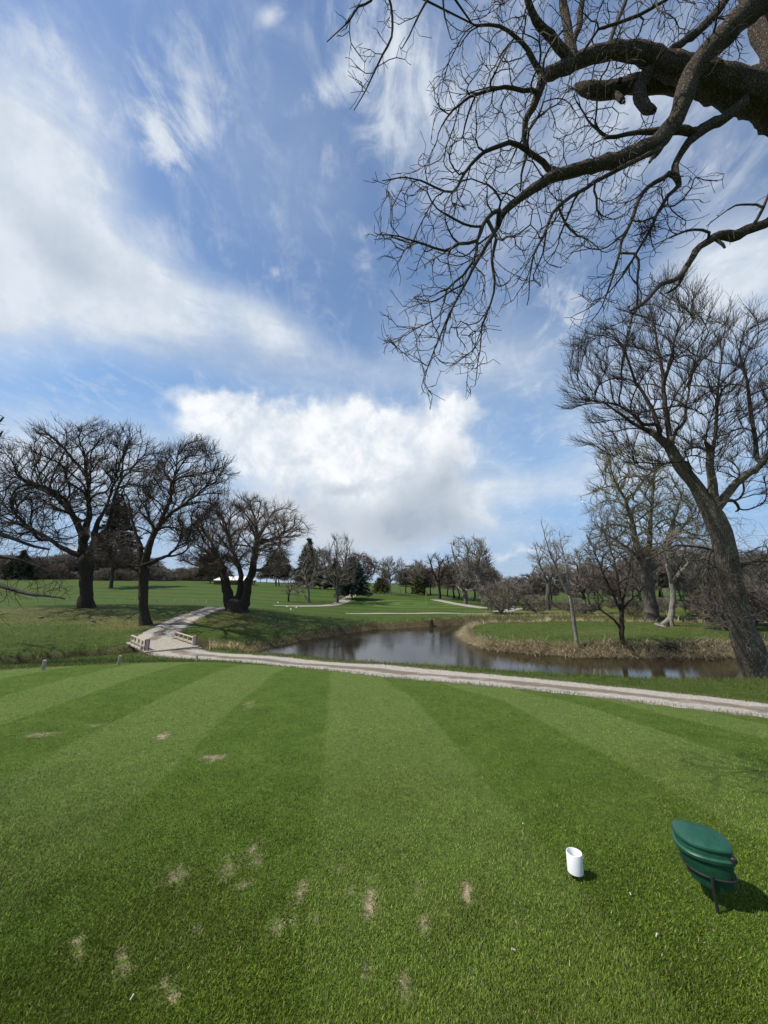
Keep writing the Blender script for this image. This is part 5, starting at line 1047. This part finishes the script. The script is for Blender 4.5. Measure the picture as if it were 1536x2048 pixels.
# the seed-mix bin on its steel stake
def seed_bin():
    gz = ground_z(1.87, 2.52); c0 = np.array([1.860, 2.572, gz]); ax = np.array([.366, -.93]); nr = np.array([-.93, -.366])
    root = empty('seed_bin', c0); tag(root, 'green plastic lens-shaped bin with lid on a black steel stake in the turf', 'bin')
    a, b_ = .158, .132; th = np.linspace(0, 2 * math.pi, 64, endpoint=False)
    ox = a * np.cos(th); shape = lambda e: b_ * np.sin(th) * np.abs(np.sin(th)) ** e
    def outline(s, z, shift=0.0, grow=0.0, sy=None, e=.72):
        q = np.stack([ox, shape(e)], 1); L = np.linalg.norm(q, axis=1)[:, None]; q = q * np.array([s, s if sy is None else sy]) + q / L * grow
        q[:, 0] += shift; return [np.array([*(ax * i + nr * j), z]) for i, j in q]
    body = MB(); rings = []
    for z in (.098, .102, .115, .135, .155, .18, .21, .245):
        f = (z - .098) / .147; s = .62 + .34 * f ** .7; rings.append(outline(s - (.03 if z < .1 else .0), z, .026 * (1 - f), 0, .66 + .30 * f - (.03 if z < .1 else 0), .1 + .62 * f))
    body.rings(rings, True, False).build('body', m_green2, root, True)
    lid = MB(); prof = [(.90, .238, 0, 0), (.985, .238, 0, 0), (1.0, .242, 0, .004), (1.0, .258, 0, .006), (1.0, .262, 0, .002), (.965, .266, 0, 0), (.945, .294, 0, 0), (.99, .297, 0, 0), (1.0, .301, 0, 0), (1.0, .306, 0, 0), (.98, .313, 0, 0), (.90, .320, 0, 0), (.74, .328, 0, 0), (.5, .335, 0, 0), (.25, .339, 0, 0), (.03, .340, 0, 0)]
    lid.rings([outline(s, z, sh_, g_) for s, z, sh_, g_ in prof], False, True)
    lo_ = lid.build('lid', m_green, root, True)
    sm = MB(); sm.tube([np.array([*(ax * i + nr * j), z]) for i, j, z in [(-.02, -.062, .3320), (.02, -.045, .3355), (.055, -.02, .3375), (.075, .0, .337)]], .0028, 6); sm.build('lid_crease', m_green2, lo_, True)
    hg = MB(); hg.box(np.array([*(ax * .158), .272]), (.026, .03, .03), math.atan2(ax[1], ax[0]), .006); hg.build('hinge', m_black, root)
    rg = MB(); zr = .165; f = (zr - .098) / .147; ro = outline(.62 + .34 * f ** .7, zr, .026 * (1 - f), .007, .66 + .30 * f, .1 + .62 * f); rg.tube(ro + [ro[0]], .0052, 8, False); rg.build('holding_ring', m_black, root, True)
    k_ = int(np.argmin([abs(q @ np.array([*ax, 0]) - .085) + (0 if q @ np.array([*nr, 0]) > 0 else 9) for q in ro])); pr = ro[k_]
    st = MB(); pr2 = pr + np.array([*(nr * .006), 0]); st.tube([pr2 + [0, 0, .012], pr2 + [0, 0, -.02], pr2 + np.array([*(ax * .004), -.08]), np.array([pr2[0] + ax[0] * .012, pr2[1] + ax[1] * .012, -.06])], .0085, 8); st.build('stake', m_black, root, True)
seed_bin()
def pvc_marker():
    p = hit(1152, 1756); root = empty('tee_marker', p); tag(root, 'short white plastic pipe standing on the turf left of the green bin', 'tee marker')
    n = 40; an = np.arange(n) * 2 * math.pi / n; ring = lambda r, z: [np.array([r * math.cos(q), r * math.sin(q), z]) for q in an]
    R1, R0 = .046, .041; m = MB(); m.rings([ring(R0, .05), ring(R0, .138), ring(R0 + .001, .140), ring(R1 - .001, .140), ring(R1, .138), ring(R1, .036), ring(R1 - .0015, .034), ring(R0, .034), ring(R0, .05)]); m.build('pipe', m_white, root, True)
    s = MB(); s.tube([(0, 0, -.08), (0, 0, .05)], .008, 8); s.box((0, 0, .055), (.088, .012, .006)); s.build('spike', m_black, root, True)
    s = MB(); s.tube([(.046, .004, .105), (.058, .006, .105)], .005, 8); s.build('bolt', m_white, root)
pvc_marker()
# low wooden marker stakes
def stake(u, v, h, w_, label, group=None, tilt=0.0, name='marker_stake', base=None):
    p = hit(u, v) if base is None else base; m = MB(); X = np.array([math.cos(tilt), 0, -math.sin(tilt)]); Zv = np.array([math.sin(tilt), 0, math.cos(tilt)])
    m.box(Zv * (h / 2 - .04), (w_, w_ * .7, h + .08), bev=w_ * .12, axes=(X, np.array([0, 1.0, 0]), Zv)); o = m.build(name, m_post, None); o.location = [float(c) for c in p]; o.rotation_euler = (0, 0, random.uniform(-.5, .5))
    return tag(o, label, 'stake', group)
stake(86, 1340, .27, .085, 'grey wooden stake at the tee edge furthest from the footbridge', tilt=.05); stake(237, 1330, .28, .085, 'pale leaning wooden stake between the footbridge and the outer stake', tilt=.10); stake(393, 1322, .24, .08, 'wooden stake at the gravel path edge before the right bridge rail', tilt=.01)
for u in (60, 228, 270, 313, 350, 386, 413): stake(u, 1204 + (u - 300) * .02, .42, .12, 'tiny pale stake in the dotted line across the left fairway', 'stakes across the left fairway', random.uniform(-.06, .06), 'fairway_stake')
# the footbridge
def bridge():
    c0 = np.array([*BR_MID, BR_Z]); root = empty('footbridge', c0, math.atan2(BR_DIR[1], BR_DIR[0])); tag(root, 'weathered plank footbridge with low timber rails over the creek', 'footbridge')
    m = MB(); n = 17
    for i in range(n):                                              # local x runs along the bridge
        x = -BR_LEN / 2 + (i + .5) * BR_LEN / n; m.box((x, random.uniform(-.03, .03), -.035 + random.uniform(-.004, .004)), (BR_LEN / n - .012, BR_W + .25, .07), random.uniform(-.006, .006), .008)
    m.build('deck', m_deck, root)
    m = MB(); [m.box((0, yy, -.2), (BR_LEN - .1, .16, .24), 0, .01) for yy in (-.95, -.3, .3, .95)]; m.build('beam', m_wood, root)
    for sx in (-1, 1): m = MB(); m.box((sx * (BR_LEN / 2 - .02), 0, -.5), (.2, BR_W + .5, .82), 0, .01); m.build('abutment', m_wood, root)
    for sy in (-1, 1):
        y = sy * (BR_W / 2 - .02); L = 3.35; rl = empty('railing', (0, 0, 0)); rl.parent = root
        m = MB(); m.box((0, y, .40), (L, .12, .045), 0, .006); m.build('top_rail', m_wood, rl)
        m = MB(); m.box((0, y + .0, .13), (L, .05, .11), 0, .006); m.build('lower_rail', m_wood, rl)
        for k_, x in enumerate(np.linspace(-L / 2 + .1, L / 2 - .1, 5)):
            if k_ == 0: continue
            m = MB(); m.box((x, y + sy * .0, .16), (.085, .085, .44), 0, .008); m.build('post', m_wood, rl)
        xe = -L / 2 - .02; m = MB(); m.box((xe, y, .12), (.08, .17, .76), 0, .01); e = m.build('end_post', m_pink, rl)
        m = MB()
        if sy > 0:
            for dy_ in (-.105, .105): m.box((xe - .052, y + dy_ * .9, .13), (.02, .035, .72))
            m.box((xe - .052, y, .51), (.02, .22, .035))
        else: m.box((xe - .05, y - .095, .13), (.02, .03, .72))
        m.build('painted_edge', m_red, e)
        m = MB(); m.box((xe + .25, y + sy * .16, -.35), (.12, .12, 1.1), 0, .01); m.build('pile', m_wood, root)
bridge()
# flagstick on the green
def flagstick():
    p = hit(852, 1210.5); root = empty('flagstick', p); tag(root, 'yellow flagstick with hanging flag standing on the striped green', 'flagstick'); my = plain('yellow_paint', (.42, .36, .14), .5, .4, .08); mf = plain('yellow_cloth', (.38, .25, .06), .8, .2, .1)
    m = MB(); m.tube([(0, 0, -.1), (0, 0, 2.1)], [.022, .02], 8); m.build('pole', my, root, True)
    xs = np.linspace(0, .34, 9); vs = []
    for i, s in enumerate(xs):
        yy = .05 * math.sin(s * 16); dz = -.5 * s; vs.append([np.array([.02 + s * .28, yy, 2.06 + dz * 1.5]), np.array([.02 + s * .22, yy * 1.3, 1.62 + dz * .5])])
    m = MB(); m.rings([[a, b_, b_ + [0, .006, 0], a + [0, .006, 0]] for a, b_ in vs], True, True); m.build('flag', mf, root, True)
flagstick()
# pavilion on the hilltop
def pavilion():
    p = P(470, 1172, 99); z = ground_z(p[0], p[1]); root = empty('pavilion', (p[0], p[1], z), .25); tag(root, 'hilltop pavilion with white hipped roof and brown timber base behind the triple-trunk oak', 'pavilion')
    mw = plain('white_roof', (.80, .80, .78), .5, .4, .03, 3); mt = plain('brown_timber', (.17, .105, .06), .8, .2, .2, 4); ml = plain('pale_siding', (.48, .42, .33), .7, .3, .1, 4)
    zt = P(470, 1153, 99)[2] - z; ze = max(.9, P(470, 1166.5, 99)[2] - z); W, Dp = 9.6, 6.4
    sec = lambda w_, d_, z_: [np.array(q) for q in ((-w_ / 2, -d_ / 2, z_), (w_ / 2, -d_ / 2, z_), (w_ / 2, d_ / 2, z_), (-w_ / 2, d_ / 2, z_))]
    m = MB(); m.rings([sec(W, Dp, ze), sec(W, Dp, ze + .12), sec(W - 2.6, 1.2, zt - .15), sec(W - 3.6, .3, zt)], True, True); m.build('roof', mw, root)
    m = MB(); m.rings([sec(W + .3, Dp + .3, ze - .32), sec(W + .3, Dp + .3, ze - .003)], True, True); m.build('fascia', mt, root)
    m = MB(); m.box((1.6, .4, (ze - .3) / 2 - .3), (4.4, 4.2, ze - .3 + .6)); m.build('room', ml, root)
    for x in (-4.5, -1.5, 1.5, 4.5):
        for y in (-2.9, 2.9): m = MB(); m.box((x, y, (ze - .3) / 2 - .3), (.2, .2, ze - .3 + .6), 0, .01); m.build('post', mt, root)
    m = MB(); m.box((0, -3.0, .35), (9.2, .1, .5)); m.build('railing', mt, root)
pavilion()
# stump standing in the water by the far bank
p = P(861, 1252, 36.6); m = MB(); m.tube([(0, 0, -.5), (0, 0, 0), (.02, 0, .45), (.03, .01, .62)], [.27, .25, .23, .2], 11); o = m.build('stump', m_oak, None, False); o.location = (p[0], p[1], WATER_Z); tag(o, 'dark broken stump standing in the water at the far bank', 'stump')
# bench beside the pale path far right
p = hit(1057, 1222); root = empty('bench', p, .3); tag(root, 'dark bench beside the pale path beyond the grassy point', 'bench'); md = plain('dark_wood', (.035, .03, .026), .7, .3, .2, 8)
m = MB(); m.box((0, 0, .46), (1.7, .45, .06), 0, .01); m.build('seat', md, root); m = MB(); m.box((0, .24, .75), (1.7, .05, .38), 0, .01); m.build('backrest', md, root)
for x in (-.7, .7): m = MB(); m.box((x, 0, .2), (.08, .42, .46), 0, .01); m.build('leg', md, root)
p = hit(1028, 1222); m = MB(); m.box((0, 0, .35), (.22, .16, .8), 0, .03); o = m.build('sign_post', m_white, None); o.location = [float(c) for c in p]; tag(o, 'small white post standing left of the far bench', 'post')
# small white markers of the next tee
for u, v in ((556, 1206), (574, 1214), (582, 1220), (593, 1216)):
    p = hit(u, v); m = MB(); n = 12; m.rings([[np.array([r * math.cos(a), r * math.sin(a), z]) for a in np.arange(n) * 2 * math.pi / n] for r, z in ((.07, -.02), (.10, .03), (.10, .09), (.06, .14), (.01, .155))], True, True); o = m.build('tee_marker', m_white, None, True); o.location = [float(c) for c in p]; tag(o, 'white dome tee marker dotting the slope right of the triple-trunk oak', 'tee marker', 'white markers right of the triple-trunk oak')
# stones, fallen wood
def rock(u, v, s, label, mat, name='stone'):
    p = hit(u, v); g = np.random.default_rng(int(u)); rings = []
    for i in range(7):
        f = i / 6; r = math.sin(.35 + f * 2.6) * s; rings.append([np.array([r * math.cos(a) * 1.3 * g.uniform(.85, 1.15), r * math.sin(a) * g.uniform(.85, 1.15), (f * 1.1 - .2) * s]) for a in np.arange(10) * .628])
    m = MB(); m.rings(rings, True, True); o = m.build(name, mat, None, False); o.location = [float(c) for c in p]; return tag(o, label, 'stone')
m_stone = plain('grey_stone', (.13, .12, .10), .9, .2, .3, 6)
rock(81, 1236, .16, 'dark round stone on the left slope before the spreading oak', m_stone); rock(186, 1243, .13, 'small dark stone on the slope between the two big oaks', m_stone)
def log(pts, r, label, mat, name='fallen_log'):
    m = MB(); q = [np.array(a, float) for a in pts]; c = q[0].copy(); m.tube([a - c for a in q], r, 9); o = m.build(name, mat, None, True); o.location = [float(k_) for k_ in c]; return tag(o, label, 'log')
a, b_ = hit(1322, 1254), hit(1346, 1251); log([a + [0, 0, .1], (a + b_) / 2 + [0, 0, .35], b_ + [0, 0, .8]], [.12, .16, .1], 'pale broken log propped against the small forked tree', m_pale)
a, b_ = hit(1312, 1250), hit(1330, 1257); log([a + [0, 0, .05], b_ + [0, 0, .1]], [.11, .08], 'short pale log lying beside the small forked tree', m_pale)
a, b_ = hit(1318, 1296), hit(1366, 1304); log([a + [0, 0, .1], (a + b_) / 2 + [0, 0, .25], b_ + [0, 0, .05]], [.16, .2, .15], 'dark rotting log lodged in the bank of the grassy point', m_oak)
a, b_ = hit(1362, 1296), hit(1370, 1288); log([a + [0, 0, .15], b_ + [0, 0, .4]], [.05, .03], 'white stub of wood poking from the bank above the rotting log', m_pale)
# broken tees lying in the turf
m_bone = plain('bleached_wood', (.46, .42, .32), .6, .3, .1, 40)
for u, v, lab in ((1028, 1910, 'broken pale golf tee in the turf below the white pipe'), (1314, 1881, 'broken pale golf tee in the turf below the green bin'), (262, 2008, 'broken golf tee at the bottom left of the turf'), (1046, 1654, 'white chip of a golf tee beyond the white pipe'), (1262, 1797, 'white chip of a golf tee between pipe and bin')):
    p = hit(u, v); a_ = random.uniform(0, 3.1); dx_ = np.array([math.cos(a_), math.sin(a_), .25]); s_ = .3 if 'chip' in lab else .45; m = MB(); m.tube([dx_ * -.018 * s_, dx_ * .012 * s_, dx_ * .017 * s_, dx_ * .021 * s_], [.0028, .003, .0052, .0055], 9); o = m.build('golf_tee', m_bone, None, True); o.location = (float(p[0]), float(p[1]), float(p[2]) + .022); tag(o, lab, 'golf tee')
# reeds by the near bank and a nest in the overhanging oak
def reeds(u, v, n, h, label, spread=.5):
    p = hit(u, v); g = np.random.default_rng(int(u)); base = p + np.stack([g.normal(0, spread, n), g.normal(0, .2, n), np.zeros(n)], 1); base[:, 2] = hill(base[:, 0], base[:, 1]) - .03
    o = blades('reed_clump', base - p, g.uniform(0, 6.28, n), np.clip(g.normal(.25, .2, n), 0, .8), g.uniform(.5, 1.1, n) * h, np.full(n, .011), np.array([.42, .34, .2]) * g.uniform(.6, 1.2, (n, 1)), m_dry, droop=g.uniform(0, .5, n), segs=3); o.location = [float(c) for c in p]; return tag(o, label, 'reeds')
reeds(1093, 1343, 34, .75, 'sparse pale reed clump on the near bank before the young dark tree', .22); reeds(880, 1332, 20, .4, 'thin dry stalks on the near bank at mid pond', .16); reeds(1190, 1350, 18, .4, 'few dry stalks on the near bank left of the cottonwood', .16)
reeds(100, 1318, 40, .5, 'dry weeds standing on the creek bank at far left', .22); reeds(215, 1308, 46, .6, 'taller dry weeds on the creek bank beside the left bridge rail', .25)
sk = Skel(90); c = P(1293, 458, 4.5)
for i in range(46):
    a = sk.g.normal(0, .055, 3); e = unit(sk.g.normal(0, 1, 3)); L_ = sk.g.uniform(.06, .17); sk.limb([c + a - e * L_, c + a + sk.g.normal(0, .02, 3), c + a + e * L_], [.0035, .004, .003], .06, attach=False)
sk.finish(.003); (_, _), (cv, cf) = sk.wood(9, .004); tag(mesh_np('bird_nest', cv - c, cf, m_tw_dark), 'ragged twig nest caught in a drooping branch of the overhanging oak', 'nest').location = [float(k_) for k_ in c]
